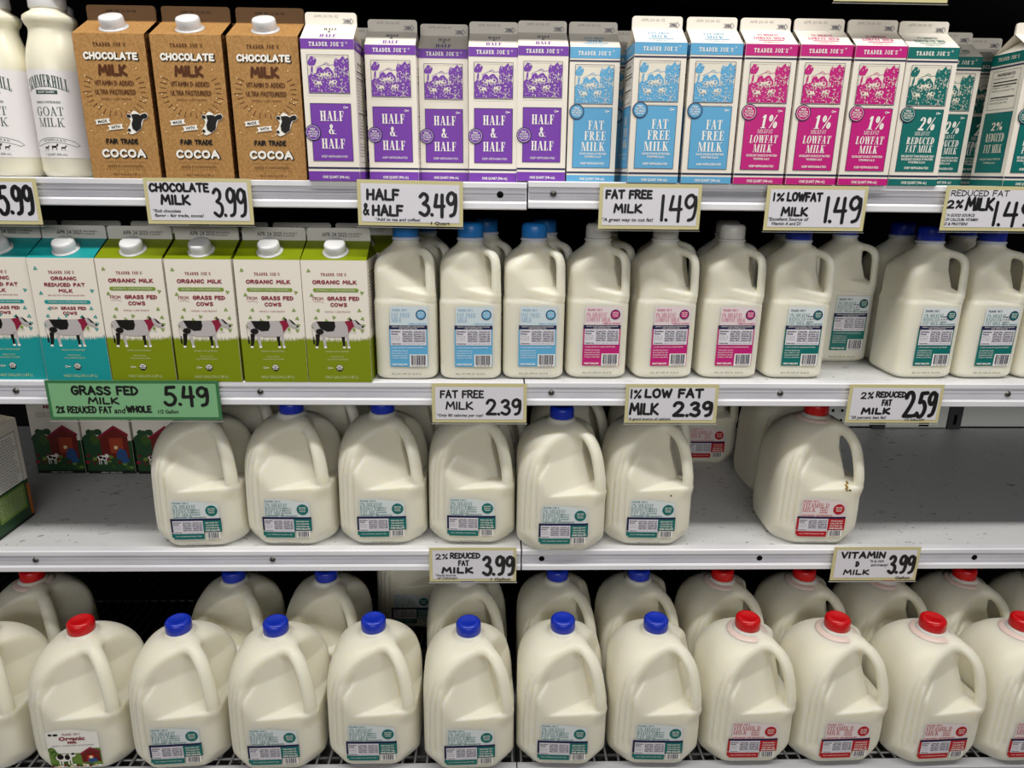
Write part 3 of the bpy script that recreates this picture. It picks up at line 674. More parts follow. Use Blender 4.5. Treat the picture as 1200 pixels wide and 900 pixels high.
for i, x in enumerate((0.412, 0.560, 0.706, 0.853, 1.0)):
    put(J_RED, x, YR-0.006, zd, 'bottom deck second rank gallon behind %s' % ['the first red capped front jug', 'the second red capped front jug', 'the third red capped front jug', 'the last red capped front jug in view', 'the photo edge, past the red capped jugs'][i], 'milk jug', G5)
put(J_BLUE, -0.165, 0.30, zd, 'shaded gallon alone deep on the bottom deck in a gap of the second rank', 'milk jug')

# second shelf, half gallon jugs
z2 = Z0+0.279+0.0036; G2 = 'half gallon jugs in the front rank of the second shelf'
for i, (x, y) in enumerate([(-0.130, 0.056), (-0.034, 0.057), (0.061, 0.061)]):
    put(H_FF, x, y, z2, '%s fat free half gallon after the green cartons, light blue cap and label' % ORD[i], 'milk jug', G2)
for i, (x, y) in enumerate([(0.158, 0.067), (0.260, 0.068), (0.362, 0.070)]):
    put(H_1, x, y, z2, '%s lowfat half gallon with magenta label, counted from the light blue caps' % ORD[i], 'milk jug', G2, (0.0, 0.04, 0.0)[i])
for i, (x, y) in enumerate([(0.465, 0.071), (0.671, 0.074), (0.768, 0.075), (0.866, 0.076)]):
    put(H_2, x, y, z2, ['reduced fat half gallon with teal label next to the last magenta label', 'reduced fat half gallon, teal label, standing just past the bare shelf gap', 'reduced fat half gallon, teal label, second past the bare shelf gap', 'reduced fat half gallon, teal label, cut off by the photo edge'][i], 'milk jug', G2, (0.0, 0.02, 0.03, 0.02)[i])
G2b = 'half gallon jugs in the second rank of the second shelf'
for i, x in enumerate((-0.112, -0.012, 0.084)): put(H_FF, x, 0.162, z2, 'shaded half gallon behind the %s light blue capped front jug' % ORD[i], 'milk jug', G2b)
for i, x in enumerate((0.186, 0.286, 0.388)): put(H_1, x, 0.174, z2, 'shaded half gallon behind the %s magenta labelled front jug' % ORD[i], 'milk jug', G2b)
put(H_2, 0.586, 0.172, z2, 'shaded teal labelled half gallon set back in the bare gap of second shelf', 'milk jug', G2b)
put(H_2, 0.684, 0.176, z2, 'shaded half gallon behind the teal labelled jug past the bare gap', 'milk jug', G2b)
put(H_2, 0.790, 0.178, z2, 'shaded half gallon behind the second teal labelled jug past the gap', 'milk jug', G2b)
put(H_2, 0.488, 0.172, z2, 'shaded half gallon behind the teal labelled jug next to magenta labels', 'milk jug', G2b)

# ------------------------------------------------------------------ cartons
def front_of(d): return lambda p, off: np.stack([p[:, 0], -d/2-0.0001-off+0*p[:, 0], p[:, 1]], 1)
def side_of(w, sg): return lambda p, off: np.stack([sg*(w/2+0.0001+off)+0*p[:, 0], sg*p[:, 0], p[:, 1]], 1)
def slope_of(d, hf, hn):
    L = math.hypot(d/2-0.0016, hn-hf); cy, cz = (d/2-0.0016)/L, (hn-hf)/L
    return lambda p, off: np.stack([p[:, 0], -d/2+p[:, 1]*cy-(off+.0001)*cz, hf+p[:, 1]*cz+(off+.0001)*cy], 1), L
def carton(a, w, d, hf, hn, ht, body, top, fin, side=None, back=None):
    """gable top carton: chamfered box, sloping roof panels, tucked side triangles, upright fin"""
    c = 0.00015; X, Y = w/2, d/2
    ring = [(-X+c, -Y), (X-c, -Y), (X, -Y+c), (X, Y-c), (X-c, Y), (-X+c, Y), (-X, Y-c), (-X, -Y+c)]
    v = [(x, y, z) for z in (0.0, hf) for x, y in ring]
    sm = side or body
    a.add3(v, [(i, (i+1) % 8, 8+(i+1) % 8, 8+i) for i in (0, 4)]+[tuple(reversed(range(8)))], body)
    a.add3(v, [(i, (i+1) % 8, 8+(i+1) % 8, 8+i) for i in (1, 2, 3, 5, 6, 7)], sm)
    t = 0.0016; k = d*0.36
    for s in (-1, 1):
        q = [(-X+c, s*Y, hf), (X-c, s*Y, hf), (X-0.0006, s*t, hn), (-X+0.0006, s*t, hn)]
        a.add3(q, [(0, 1, 2, 3) if s < 0 else (3, 2, 1, 0)], top)
    for s in (-1, 1):
        q = [(s*X, -Y+c, hf), (s*X, Y-c, hf), (s*(X-k), 0, hn-0.001), (s*(X-c), -Y, hf), (s*(X-.0006), -t, hn), (s*(X-c), Y, hf), (s*(X-.0006), t, hn)]
        a.add3(q, [(0, 1, 2), (3, 2, 4), (5, 6, 2), (0, 2, 3), (1, 5, 2)], top if side is None else sm)
    # fin with rounded upper corners
    r = 0.004; out = [(-X+.0006, hn), (X-.0006, hn)]
    out += [(X-.0006-r+r*math.cos(q), ht-r+r*math.sin(q)) for q in np.linspace(0, math.pi/2, 5)]
    out += [(-X+.0006+r-r*math.sin(q), ht-r+r*math.cos(q)) for q in np.linspace(0, math.pi/2, 5)]
    n = len(out); fv = [(x, -t, z) for x, z in out]+[(x, t, z) for x, z in out]
    a.add3(fv, [tuple(range(n)), tuple(reversed(range(n, 2*n)))]+[(i, n+i, n+(i+1) % n, (i+1) % n) for i in range(n)], fin)

def blob(cx, cy, rx, ry, rr, n=14, j=.22):
    return [(cx+rx*(1+rr.uniform(-j, j))*math.cos(2*math.pi*i/n), cy+ry*(1+rr.uniform(-j, j))*math.sin(2*math.pi*i/n)) for i in range(n)]
def engraving(a, x0, y0, x1, y1, C, L):
    """generic pastoral engraving: tree, hills, hedges, cows in a meadow"""
    rr = random.Random(11); W, H = x1-x0, y1-y0
    a.rect(x0, y0, x1, y1, CREAM, L); a.frame(x0, y0, x1, y1, .55, NAVY, L+5)
    X = lambda t: x0+W*t
    Y = lambda t: y0+H*t
    a.line([(X(.2), Y(.66)), (X(.32), Y(.72)), (X(.42), Y(.76)), (X(.52), Y(.73)), (X(.62), Y(.75))], .5, C, L+1); a.line([(X(.38), Y(.75)), (X(.45), Y(.80)), (X(.52), Y(.76))], .5, C, L+1)
    a.polys([blob(X(.12), Y(.82), .10*W, .13*H, rr)], C, L+1); a.polys([[(X(.09), Y(.7)), (X(.13), Y(.7)), (X(.12), Y(.35)), (X(.05), Y(.35))]], C, L+1)
    for cx, cy, rx, ry in ((.72, .78, .09, .12), (.85, .82, .08, .15), (.94, .76, .06, .18), (.78, .6, .14, .12)): a.polys([blob(X(cx), Y(cy), rx*W, ry*H, rr)], C, L+1)
    for cx in (.66, .72, .78, .84, .9, .95): a.polys([[(X(cx-.025), Y(.12)), (X(cx+.022), Y(.12)), (X(cx+.015), Y(.66)), (X(cx-.012), Y(.7))]], C, L+1)
    top = [(X(t), Y(.44+.05*math.sin(9*t)+.03*math.sin(23*t))) for t in np.linspace(0.012, .988, 22)]
    a.poly([(x0+.6, y0+1.2), (x1-.6, y0+1.2)]+top[::-1], C, L+1)
    for cx, cy, rx, ry in ((.3, .5, .12, .16), (.48, .46, .13, .2), (.2, .42, .08, .12)): a.polys([blob(X(cx), Y(cy), rx*W, ry*H, rr)], C, L+1)
    for cx, cy, q in ((.3, .48, 1), (.5, .5, -1), (.2, .28, 1), (.62, .3, -1)):      # pale cows
        a.polys([blob(X(cx), Y(cy), .075*W, .05*H, rr), [(X(cx+q*.06), Y(cy)), (X(cx+q*.1), Y(cy-.06)), (X(cx+q*.12), Y(cy-.02)), (X(cx+q*.09), Y(cy+.06))]], CREAM, L+2)
        for d in (-.05, -.02, .03, .05): a.line([(X(cx+d), Y(cy-.03)), (X(cx+d), Y(cy-.12))], .5, CREAM, L+2)
        a.polys([blob(X(cx-.02*q), Y(cy+.01), .028*W, .028*H, rr, 9)], C, L+3)
    for _ in range(190):
        cx, cy = rr.uniform(.03, .97), rr.uniform(.05, .66) if rr.random() < .72 else rr.uniform(.62, .94)
        an = rr.uniform(0, 6.3); l = rr.uniform(.012, .034)
        p = [(X(cx)+W*l*math.cos(an+q), Y(cy)+W*l*math.sin(an+q)) for q in (0, .8, 1.6)]
        p = [(min(max(q[0], x0+.8), x1-.8), min(max(q[1], y0+1.4), y1-.8)) for q in p]
        if cy > .62 and .22 < cx < .62: continue
        a.line(p, rr.choice((.4, .5, .65)), CREAM, L+4)

QW, QF, QN, QT = 0.0690, 0.177, 0.199, 0.214
def quart(kind):
    C = dict(half=PURPLE, free=SKY, one=PINK, two=TEAL)[kind]; a = Art(); carton(a, QW, QW, QF, QN, QT, WHITE, WHITE, WHITE)
    hh = kind == 'half'; pw = 27.0; E = QW*500-.16
    def bands(x):
        a.rect(-x, 165 if hh else 163, x, 177, C, 1)
        if not hh: a.rect(-x, 158.6, x, 160.6, NAVY, 1)
        a.rect(-x, 15.8 if hh else 11.6, x, 18.2 if hh else 14, NAVY, 1); a.rect(-x, 0.2, x, 12.6 if hh else 9, C, 1)
    a.map = front_of(QW); bands(E)
    a.text("TRADER JOE'S", -1, 168.2 if hh else 166.8, 5.0, INKWHITE, 2, 'slab', w=45); a.ring(25, 172.5, .7, 1.1, INKWHITE, 2, n=12)
    pt, pb = (99, 26) if hh else (100, 19); y1, y0 = (158, 111) if hh else (155, 104)
    engraving(a, -pw, y0, pw, y1, C, 1)
    a.rect(-pw, pb, pw, pt, C, 1); a.frame(-pw, pb, pw, pt, .5, NAVY, 2)
    a.ring(18.5, pt-5, 1.0, 1.6, INKWHITE, 2, n=12); a.rect(20, pt-5.6, 23, pt-4.4, INKWHITE, 2)
    if hh:
        for t, y, w in (('HALF', 77, 31), ('&', 60.5, 10), ('HALF', 42, 31)): a.text(t, 1, y, 12.5, INKWHITE, 3, 'serif', w=w)
        a.text('KEEP REFRIGERATED', 2, 30.5, 2.8, INKWHITE, 3, w=35); sx, sy = -25, 62
    elif kind == 'free':
        for t, y, w, dx in (('FAT', 70.5, 22, 5), ('FREE', 56.5, 30, 4), ('MILK', 42, 34, 2)): a.text(t, dx, y, 12, INKWHITE, 3, 'serif', w=w)
        for t, y, w in (('GOOD SOURCE OF PROTEIN', 37, 38), ('VITAMINS A & D', 33, 24), ('KEEP REFRIGERATED', 24, 34)): a.text(t, 2, y, 2.8, INKWHITE, 3, w=w, bold=.02)
        sx, sy = -23, 94
    else:
        d = kind == 'one'
        a.text('1%' if d else '2%', 6, 73, 17, INKWHITE, 3, 'serif', w=22, shear=.12); a.text('MILKFAT', 2, 66.5, 5, INKWHITE, 3, 'fine', w=21, shear=.1)
        if d: rows = (('LOWFAT', 54, 38), ('MILK', 42, 26))
        else: rows = (('REDUCED', 55, 38), ('FAT MILK', 44.5, 37))
        for t, y, w in rows: a.text(t, 1, y, 10 if d else 9, INKWHITE, 3, 'serif', w=w, shear=.1)
        for t, y, w in ((('EXCELLENT SOURCE OF PROTEIN', 36.5, 42), ('VITAMINS A & D', 32, 22)) if d else (('38% LESS FAT THAN REGULAR MILK', 38, 46), ('EXCELLENT SOURCE OF PROTEIN', 34, 44), ('VITAMINS A & D', 30, 24))): a.text(t, 1, y, 2.8, INKWHITE, 3, w=w, bold=.02)
        a.text('KEEP REFRIGERATED', 2, 22.5, 2.8, INKWHITE, 3, w=34, bold=.02); sx, sy = -22, 93
    a.ell(sx, sy, 10.4, 10.4, NAVY, 4, 30); a.ell(sx, sy, 9.3, 9.3, C, 5, 30); a.ring(sx, sy, 8.5, 8.9, NAVY if kind == 'free' else INKWHITE, 6)
    for k, (t, w) in enumerate((('MILK', 7), ('FROM COWS', 12), ('NOT TREATED', 13), ('WITH rbST', 10))): a.text(t, sx, sy+3.2-2.9*k, 2.1 if k else 2.8, INKWHITE, 7, w=w, bold=.02)
    a.text('ONE QUART (946 mL)', 2, 3.6 if hh else 2.6, 3.4, INKWHITE, 2, w=36, bold=.02)
    # sides: facts and ingredients above a coloured panel
    for sg in (-1, 1):
        a.map = side_of(QW, sg); bands(E)
        a.text("TRADER JOE'S", -1, 168, 4.6, CREAM, 2, 'slab', w=40)
        rr = random.Random(5+sg); a.frame(-27, 104, 27, 155, .4, BLACK, 1) if not hh else None
        a.text('NUTRITION FACTS' if hh else 'INGREDIENTS', 0, 148, 3.6, BLACK, 1, w=34, bold=.02)
        y = 144
        while y > (22 if hh else 108):
            if rr.random() < .12: a.rect(-23, y-.6, 23, y+.8, BLACK, 1)
            elif rr.random() < .85: a.text(rr.choice(('Serving size 1 cup 240 mL', 'Total fat 2.5 g saturated 1.5 g', 'Cholesterol 20 mg sodium 125 mg', 'Pasteurized milk vitamin A and D', 'Calcium 30 percent daily value')), -24, y, 2.2, BLACK, 1, w=rr.uniform(34, 47), align='l')
            y -= 4.0
        if not hh:
            a.rect(-27, pb, 27, pt, C, 1); a.frame(-27, pb, 27, pt, .5, NAVY, 2)
            big = dict(free=('FAT', 'FREE', 'MILK'), one=('1%', 'LOWFAT', 'MILK'), two=('2%', 'REDUCED', 'FAT MILK'))[kind]
            for k, t in enumerate(big): a.text(t, 2, 76-15*k, 11, CREAM, 3, 'serif', w=(22, 36, 36)[k] if kind != 'free' else (22, 30, 34)[k])
            a.text('EXCELLENT SOURCE OF PROTEIN', 0, 36, 2.6, CREAM, 3, w=42); a.text('VITAMINS A & D', 0, 31, 2.6, CREAM, 3, w=24)
    # roof panel and fin
    a.map, L = slope_of(QW, QF, QN); L *= 1000
    if hh:
        a.text('HALF', 1, L*.60, 6.4, NAVY, 1, 'serif', w=17); a.text('&', 1, L*.44, 4.5, NAVY, 1, 'serif', w=5); a.text('HALF', 0, L*.10, 8.5, PURPLE, 1, 'serif', w=21)
    else:
        t = dict(free=('FAT FREE', 'MILK'), one=('1% MILKFAT', 'LOWFAT MILK'), two=('2% MILKFAT', 'REDUCED FAT MILK'))[kind]
        a.text(t[0], 0, L*.58, 5.5, C, 1, 'serif', w=28); a.text(t[1], 0, L*.34, 6.5, C, 1, 'serif', w=22 if kind == 'free' else 42); a.rect(-16, L*.24, 18, L*.28, C, 1); a.text('VITAMINS A & D', 0, L*.08, 3.6, C, 1, w=22)
    a.map = lambda p, off: np.stack([p[:, 0], -0.0018-off+0*p[:, 0], p[:, 1]], 1)
    a.text('APR 24 06 42', -6, 208, 3.2, mat('fin_ink', '#B9B4AC', 0.5), 1, w=32); a.text('OPEN', 21.5, 202, 3.0, NAVY, 1, w=9, bold=.03)
    a.line([(15.5, 205.8), (26.5, 205.8), (26.5, 207.2), (30, 203.6), (26.5, 200), (26.5, 201.3), (15.5, 201.3)], .45, NAVY, 1)
    root = thing('quart_carton'); a.build('carton_body', root)
    return root
Q = {k: quart(k) for k in ('half', 'free', 'one', 'two')}
z1 = Z0+0.5708
qs = [('half', -0.2168, -0.004, 0, 'first purple half and half quart, its roof lit, next to the chocolate cartons'),
      ('half', -0.1409, 0.036, 0, 'second purple half and half quart after the chocolate cartons'),
      ('half', -0.0711, 0.062, 0, 'third purple half and half quart, pushed back into the shade'),
      ('half', -0.0007, 0.040, 0, 'fourth purple half and half quart after the chocolate cartons'),
      ('half', 0.0672, 0.038, 0, 'fifth purple half and half quart, next to the light blue cartons'),
      ('free', 0.1386, 0.040, 0, 'light blue fat free quart with shaded roof, next to the purple cartons'),
      ('free', 0.2186, -0.006, 0.0, 'middle light blue fat free quart of three, above the fat free card'),
      ('free', 0.2925, -0.006, 0, 'light blue fat free quart next to the magenta cartons'),
      ('one', 0.3652, -0.006, 0, 'first magenta lowfat quart, next to the light blue cartons'),
      ('one', 0.4375, -0.008, 0, 'middle magenta lowfat quart of three'),
      ('one', 0.5115, -0.006, 0, 'magenta lowfat quart next to the teal cartons'),
      ('two', 0.5840, -0.002, 0, 'first teal reduced fat quart, next to the magenta cartons'),
      ('two', 0.6640, 0.070, 0, 'second teal reduced fat quart, set back and half hidden by the first'),
      ('two', 0.7360, 0.110, 0, 'teal reduced fat quart in the shade behind the one showing its ingredients side'),
      ('two', 0.7440, -0.004, 0.03, 'teal reduced fat quart at the photo edge, its ingredients side in view')]
for k, x, y, rz, lb in qs: put(Q[k], x, y+QW/2, z1+(0.002 if x > SEAM else 0), lb, 'milk carton', 'quart cartons on the top shelf', rz)
for k, x, y, lb in [('half', -0.178, 0.10, 'shaded half and half quart behind the first and second purple front cartons'), ('free', 0.205, 0.10, 'shaded fat free quart behind the light blue front cartons'),
                    ('one', 0.470, 0.10, 'shaded lowfat quart behind the magenta front cartons'), ('two', 0.620, 0.150, 'shaded reduced fat quart behind the first two teal front cartons')]:
    put(Q[k], x, y+QW/2, z1+(0.002 if x > SEAM else 0), lb, 'milk carton', 'quart cartons in the second rank of the top shelf')

def screw_cap(root, d, hf, hn, m, frac=0.42):
    ang = math.atan2(hn-hf, d/2); R = Matrix.Rotation(ang, 3, 'X')
    L = math.hypot(d/2, hn-hf)*frac; at = (0, -d/2+L*math.cos(ang), hf+L*math.sin(ang))
    a = Art(); a.lathe([(0.0185, 0), (0.0185, 0.0012), (0.0150, 0.0022), (0.0148, 0.003)], m, 40, at, R); a.build('cap_flange', root)
    a = Art(); a.lathe([(0.0148, 0.0026), (0.0152, 0.0036), (0.0150, 0.0125), (0.0140, 0.0145), (0.0118, 0.0152), (0, 0.0150)], m, 72, at, R, rib=0.012); a.build('screw_cap', root)
CW, CF, CN, CT = 0.0930, 0.180, 0.203, 0.2215
def cow(a, ox, oz, s, L):
    X = lambda P: [(ox+s*p[0], oz+s*p[1]) for p in P]
    legs = [[(6, 22), (13, 22), (11, 10), (9, 2), (5, 2), (6, 10)], [(14, 22), (20, 20), (21, 10), (22, 2), (18, 2), (17, 9)], [(45, 18), (50, 18), (50, 8), (50, 2), (46.5, 2), (46.5, 8)], [(51, 20), (56, 20), (56, 9), (57, 2), (53.5, 2), (53, 9)]]
    for k, q in enumerate(legs): a.polys([X(q)], (BLACK, COWGREY, BLACK, COWGREY)[k], L)
    for x in (5, 18, 46.5, 53.5): a.polys([X([(x, 0), (x+4, 0), (x+4, 3), (x, 3)])], INKWHITE, L+.5)
    a.polys([X([(3, 39), (8, 42), (40, 42), (50, 42.5), (57, 40), (60, 34), (56, 22), (48, 18), (26, 18), (18, 21), (8, 22), (4, 30)])], COWGREY, L+1)
    a.line(X([(4, 40), (1.5, 36), (1.5, 26), (2.5, 14)]), .9*s, COWGREY, L+1); a.polys([X([(1.6, 18), (4, 18), (4.5, 6), (2, 7)])], BLACK, L+1)
    a.polys([X([(9, 42), (36, 42), (37, 34), (34, 27), (24, 26), (14, 31)])], BLACK, L+2); a.polys([X(ell_pts(13, 26, 6, 4.5, 0, 345, 15))], BLACK, L+2); a.polys([X([(8, 22), (13, 22), (11, 10), (8, 8)])], BLACK, L+2)
    a.polys([X([(51, 42), (62, 44), (66, 36), (60, 29), (56, 24), (55, 34)])], MAROON, L+2)
    a.polys([X([(62, 44), (68, 45), (74, 39), (79, 35), (78, 32), (71, 33), (65, 36)])], COWGREY, L+3); a.polys([X([(66, 45), (70, 43), (77, 36), (71, 38)])], BLACK, L+4); a.polys([X(ell_pts(78, 34, 1.8, 1.5, 0, 340, 10))], BLACK, L+4)
    a.polys([X([(58, 47), (62, 46), (63, 43), (59, 44)])], BLACK, L+4); a.polys([X(ell_pts(65, 29, 2, 2.6, 0, 340, 10))], OLIVE, L+4)
def organic(kind):
    C = GREEN if kind == 'green' else AQUA; a = Art(); carton(a, CW, CW, CF, CN, CT, WHITE, C, FINGREY); E = CW*500-.16; rr = random.Random(8)
    a.map = front_of(CW)
    def grass():
        pts = [(-E, 0.2), (E, 0.2)]; x = E
        while x > -E: pts.append((x, 61+rr.uniform(-1, 1)+3.5*abs(x/E)**2)); x -= 1.1; pts.append((max(x, -E), 64+rr.uniform(0, 4)+3.5*abs(x/E)**2)); x -= .9
        a.poly(pts+[(-E, 62)], C, 1)
    grass(); cow(a, -38, 52, .96, 2)
    T2 = kind == 'teal'
    a.text("TRADER JOE'S", -1, 158, 4.0, MAROON, 1, 'slab', w=36)
    if T2: lines = (('ORGANIC', 148.5, 5.6, 36, 1), ('REDUCED FAT', 139.5, 5.6, 57, 1), ('MILK', 131, 5.4, 20, 1), ('38% LESS FAT THAN REGULAR MILK', 126, 2, 52, 1), ('GRASS FED', 106, 5, 36, 8), ('COWS', 99, 4.8, 20, 2))
    else: lines = (('ORGANIC MILK', 146, 6.2, 63, 0), ('GRASS FED', 122.5, 6.2, 46, 11), ('COWS', 113.5, 6, 24, 4), ('WHOLE / 3.25% MILKFAT', 105, 2.4, 37, 2))
    for t, y, h, w, x in lines: a.text(t, x, y, h, MAROON, 1, *(('sans',) if '%' in t else ('block',)), w=w, weight=.23)
    pc = 117.5 if T2 else 137.5
    a.poly([(x+y0, z) for x, z, y0 in [(31*math.cos(q)*.08+sgn*30, pc+2.7*math.sin(q), 1) for sgn, rng in ((1, np.linspace(-1.57, 1.57, 7)), (-1, np.linspace(1.57, 4.71, 7))) for q in rng]], OLIVE if not T2 else AQUA, 1)
    a.text('VITAMIN D + ULTRA PASTEURIZED' if not T2 else 'VITAMIN A & D ULTRA PASTEURIZED', 1, pc-1.1, 2.3, CREAM, 2, w=55)
    a.text('FROM', -25 if not T2 else -20, 122.5 if not T2 else 106.5, 5.2 if not T2 else 4, MAROON, 1, 'block', w=15 if not T2 else 11, weight=.12); a.line([(-32, 120.8), (-20, 120.6), (-17, 119)], .4, MAROON, 1) if not T2 else None
    for x, z in ((-36, 165), (-26, 108), (-30, 97), (-15, 93), (-4, 98), (18, 96), (37, 96), (33, 108), (-35, 84), (36, 78), (38, 134), (38, 86), (-34, 130)):
        g = OLIVE if not T2 else AQUA
        for k in range(3): a.ell(x+1.6*math.cos(2.1*k+x), z+1.6*math.sin(2.1*k+x), 1.3, 1.3, g, 1, 8)
    for t, y, w in (('GRADE A HOMOGENIZED', 46, 34), ('PRODUCT OF USA', 38, 18), ('SOLD & DISTRIBUTED BY GROCERS', 34, 30)): a.text(t, -2, y, 2.2, mat('pale_ink', '#C9D39A', 0.5), 2, w=w)
    a.ell(0, 22, 5.2, 5.2, BLACK, 2, 24); a.poly(ell_pts(0, 22, 4.6, 4.6, 0, 180, 14), INKWHITE, 3); a.text('USDA', 0, 23, 2.0, BLACK, 4, w=6, bold=.03); a.text('ORGANIC', 0, 19.5, 1.8, INKWHITE, 4, w=7.5, bold=.03)
    a.ring(-16, 22, 1.2, 1.8, CREAM, 2, n=12); a.rect(-14, 21.3, -10, 22.6, CREAM, 2); a.text('HALF GALLON (1.89 L)', 2, 6, 4.2, mat('pale_ink', '#C9D39A', 0.5), 2, w=48)
    for sg in (-1, 1):
        a.map = side_of(CW, sg); grass(); y = 160
        while y > 76: a.text(rr.choice(('Organic grade A milk, vitamin D3', 'Nutrition facts about 8 servings', 'Cows graze on pasture all season', 'Keep refrigerated after opening')), -38, y, 2.6, BLACK, 1, w=rr.uniform(50, 72), align='l'); y -= 5
    a.map = lambda p, off: np.stack([p[:, 0], -0.0018-off+0*p[:, 0], p[:, 1]], 1)
    a.text('APR 24 2025', -6, 209, 6.0, BLACK, 1, w=36); a.text('06:42 GRADE A', 24, 212, 2.4, BLACK, 1, w=20); a.text('D 24-6018 B', 22, 208.6, 2.2, BLACK, 1, w=16)
    root = thing('organic_milk_carton'); a.build('carton_body', root); screw_cap(root, CW, CF, CN, CAPW)
    return root
OT, OG = organic('teal'), organic('green'); z2c = Z0+0.279+0.0036; HW = CW/2
cows = [(OT, -0.705, 0.006, 'teal organic reduced fat carton cut off by the photo edge'), (OT, -0.6095, 0.003, 'teal organic reduced fat carton next to the green cartons'),
        (OG, -0.5145, -0.002+.004, 'first green organic milk carton, next to the teal carton'), (OG, -0.4175, 0.0, 'second green organic milk carton after the teal ones'),
        (OG, -0.3205, 0.0, 'third green organic milk carton after the teal ones'), (OG, -0.2265, 0.0, 'fourth green organic milk carton, next to the light blue capped jugs')]
for p_, x, y, lb in cows: put(p_, x, y+HW, z2c, lb, 'milk carton', 'organic cartons in the front rank of the second shelf')
for i, (p_, x) in enumerate([(OT, -0.735), (OT, -0.636), (OG, -0.528), (OG, -0.405), (OG, -0.305), (OG, -0.206)]):
    put(p_, x, 0.10+HW, z2c, 'shaded organic carton behind %s' % ['the teal carton at the photo edge', 'the teal carton next to the green ones', 'the first green carton', 'the second green carton', 'the third green carton', 'the fourth green carton'][i], 'milk carton', 'organic cartons in the second rank of the second shelf')

def chocolate():
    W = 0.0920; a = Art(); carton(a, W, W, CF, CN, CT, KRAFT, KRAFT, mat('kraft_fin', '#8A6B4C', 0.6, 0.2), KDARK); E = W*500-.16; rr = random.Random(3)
    a.map = front_of(W)
    a.text("TRADER JOE'S", 0, 165, 4.4, BROWN, 2, 'slab', w=42)
    def shadowed(t, x, y, h, w): a.text(t, x+.9, y-.9, h*1.06, BLACK, 2, 'block', w=w+1.5, weight=.30); a.text(t, x, y, h, INKWHITE, 3, 'block', w=w, weight=.24)
    shadowed('CHOCOLATE', 0, 148.5, 9.6, 70); a.text('MILK', 0, 129, 14.5, BROWN, 2, 'block', w=38, weight=.24); a.text('VITAMIN D ADDED', 0, 117.5, 6.4, BROWN, 2, 'block', w=51, weight=.14); a.text('ULTRA PASTEURIZED', 0, 106.5, 6.4, BROWN, 2, 'block', w=53, weight=.14); a.text('WHOLE / 3.25% MILKFAT', 0, 100, 2.4, BROWN, 2, w=40)
    for k in range(22):
        q = math.radians(150+240*k/21); r0, r1 = 31+rr.uniform(-1, 1), 38+rr.uniform(-1, 3); sx = 1.05
        if q > math.radians(140): a.line([(sx*r0*math.cos(q), 112+.85*r0*math.sin(q)), (sx*r1*math.cos(q), 112+.85*r1*math.sin(q))], .7, BROWN, 1)
    for k in range(44):
        x, z = rr.uniform(-40, 40), rr.uniform(56, 140)
        if abs(x) > 29 or z < 96: a.ell(x, z, .9, .9, SPECK, 2, 8)
    for t, x, z, q in (('MADE', -22, 73, .12), ('WITH', -6, 66, .12)):
        c, s_ = math.cos(q), math.sin(q); P = [(-10, -3), (10, -3), (8.5, 0), (10, 3), (-10, 3), (-8.5, 0)]
        a.poly([(x+p[0]*c-p[1]*s_, z+p[0]*s_+p[1]*c) for p in P], INKWHITE, 3); a.text(t, x, z-1.6, 3.4, BLACK, 4, w=12, rot=q, bold=.02)
    H = lambda P: [(9+p[0]*.30, 57+p[1]*.30) for p in P]
    a.poly(H([(0, 22), (8, 4), (18, 0), (38, 8), (62, 24), (70, 48), (76, 62), (90, 66), (100, 80), (92, 92), (76, 90), (62, 84), (52, 94), (38, 100), (28, 92), (24, 84), (10, 88), (2, 76), (14, 66), (20, 58), (14, 40)]), INKWHITE, 3)
    for P in ([(26, 84), (48, 86), (60, 84), (66, 78), (74, 66), (66, 50), (62, 26), (40, 12), (24, 24), (22, 44), (30, 62)], [(74, 66), (90, 68), (98, 80), (90, 89), (76, 87), (64, 80)], [(22, 82), (10, 85), (4, 76), (14, 69), (24, 72)], [(1, 20), (6, 12), (14, 12), (16, 20), (8, 26)]): a.poly(H(P), BLACK, 5)
    a.text('FAIR TRADE', 0, 44.5, 7.2, BLACK, 2, 'block', w=43, weight=.22); shadowed('COCOA', 0, 27, 11.5, 58); a.text('GRADE A  HOMOGENIZED', 0, 15, 3, BROWN, 2, w=48); a.text('HALF GALLON (1.89 L)', 0, 4.5, 2.6, BROWN, 2, w=36)
    for z, n in ((21, 18), (11.5, 14)):
        for k in range(n): a.line([(-25+50*k/(n-1), z), (-25+50*k/(n-1)+.4, z+1.6)], .5, BROWN, 2)
    a.map = lambda p, off: np.stack([p[:, 0], -0.0018-off+0*p[:, 0], p[:, 1]], 1); a.text('APR 30 12 54 06', 0, 213, 3, BLACK, 1, w=40)
    for z in (3, 9, 160): 
        for sg in (-1, 1): a.map = side_of(W, sg); a.rect(-E, z, E, z+1.5, BROWN, 1)
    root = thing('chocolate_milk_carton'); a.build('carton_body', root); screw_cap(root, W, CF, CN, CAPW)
    return root
CH = chocolate(); z1c = z1
for i, (x, lb) in enumerate([(-0.4985, 'first brown chocolate milk carton, next to the goat milk bottles'), (-0.4000, 'middle brown chocolate milk carton of three'), (-0.3015, 'brown chocolate milk carton next to the purple half and half')]):
    put(CH, x, 0.000+.0473, z1c, lb, 'milk carton', 'chocolate cartons in the front rank of the top shelf')
for i, (x, lb) in enumerate([(-0.528, 'shaded chocolate carton behind the first brown front carton'), (-0.428, 'shaded chocolate carton behind the middle brown front carton'), (-0.322, 'shaded chocolate carton behind the third brown front carton')]):
    put(CH, x, 0.112+.0473, z1c, lb, 'milk carton', 'chocolate cartons in the second rank of the top shelf')

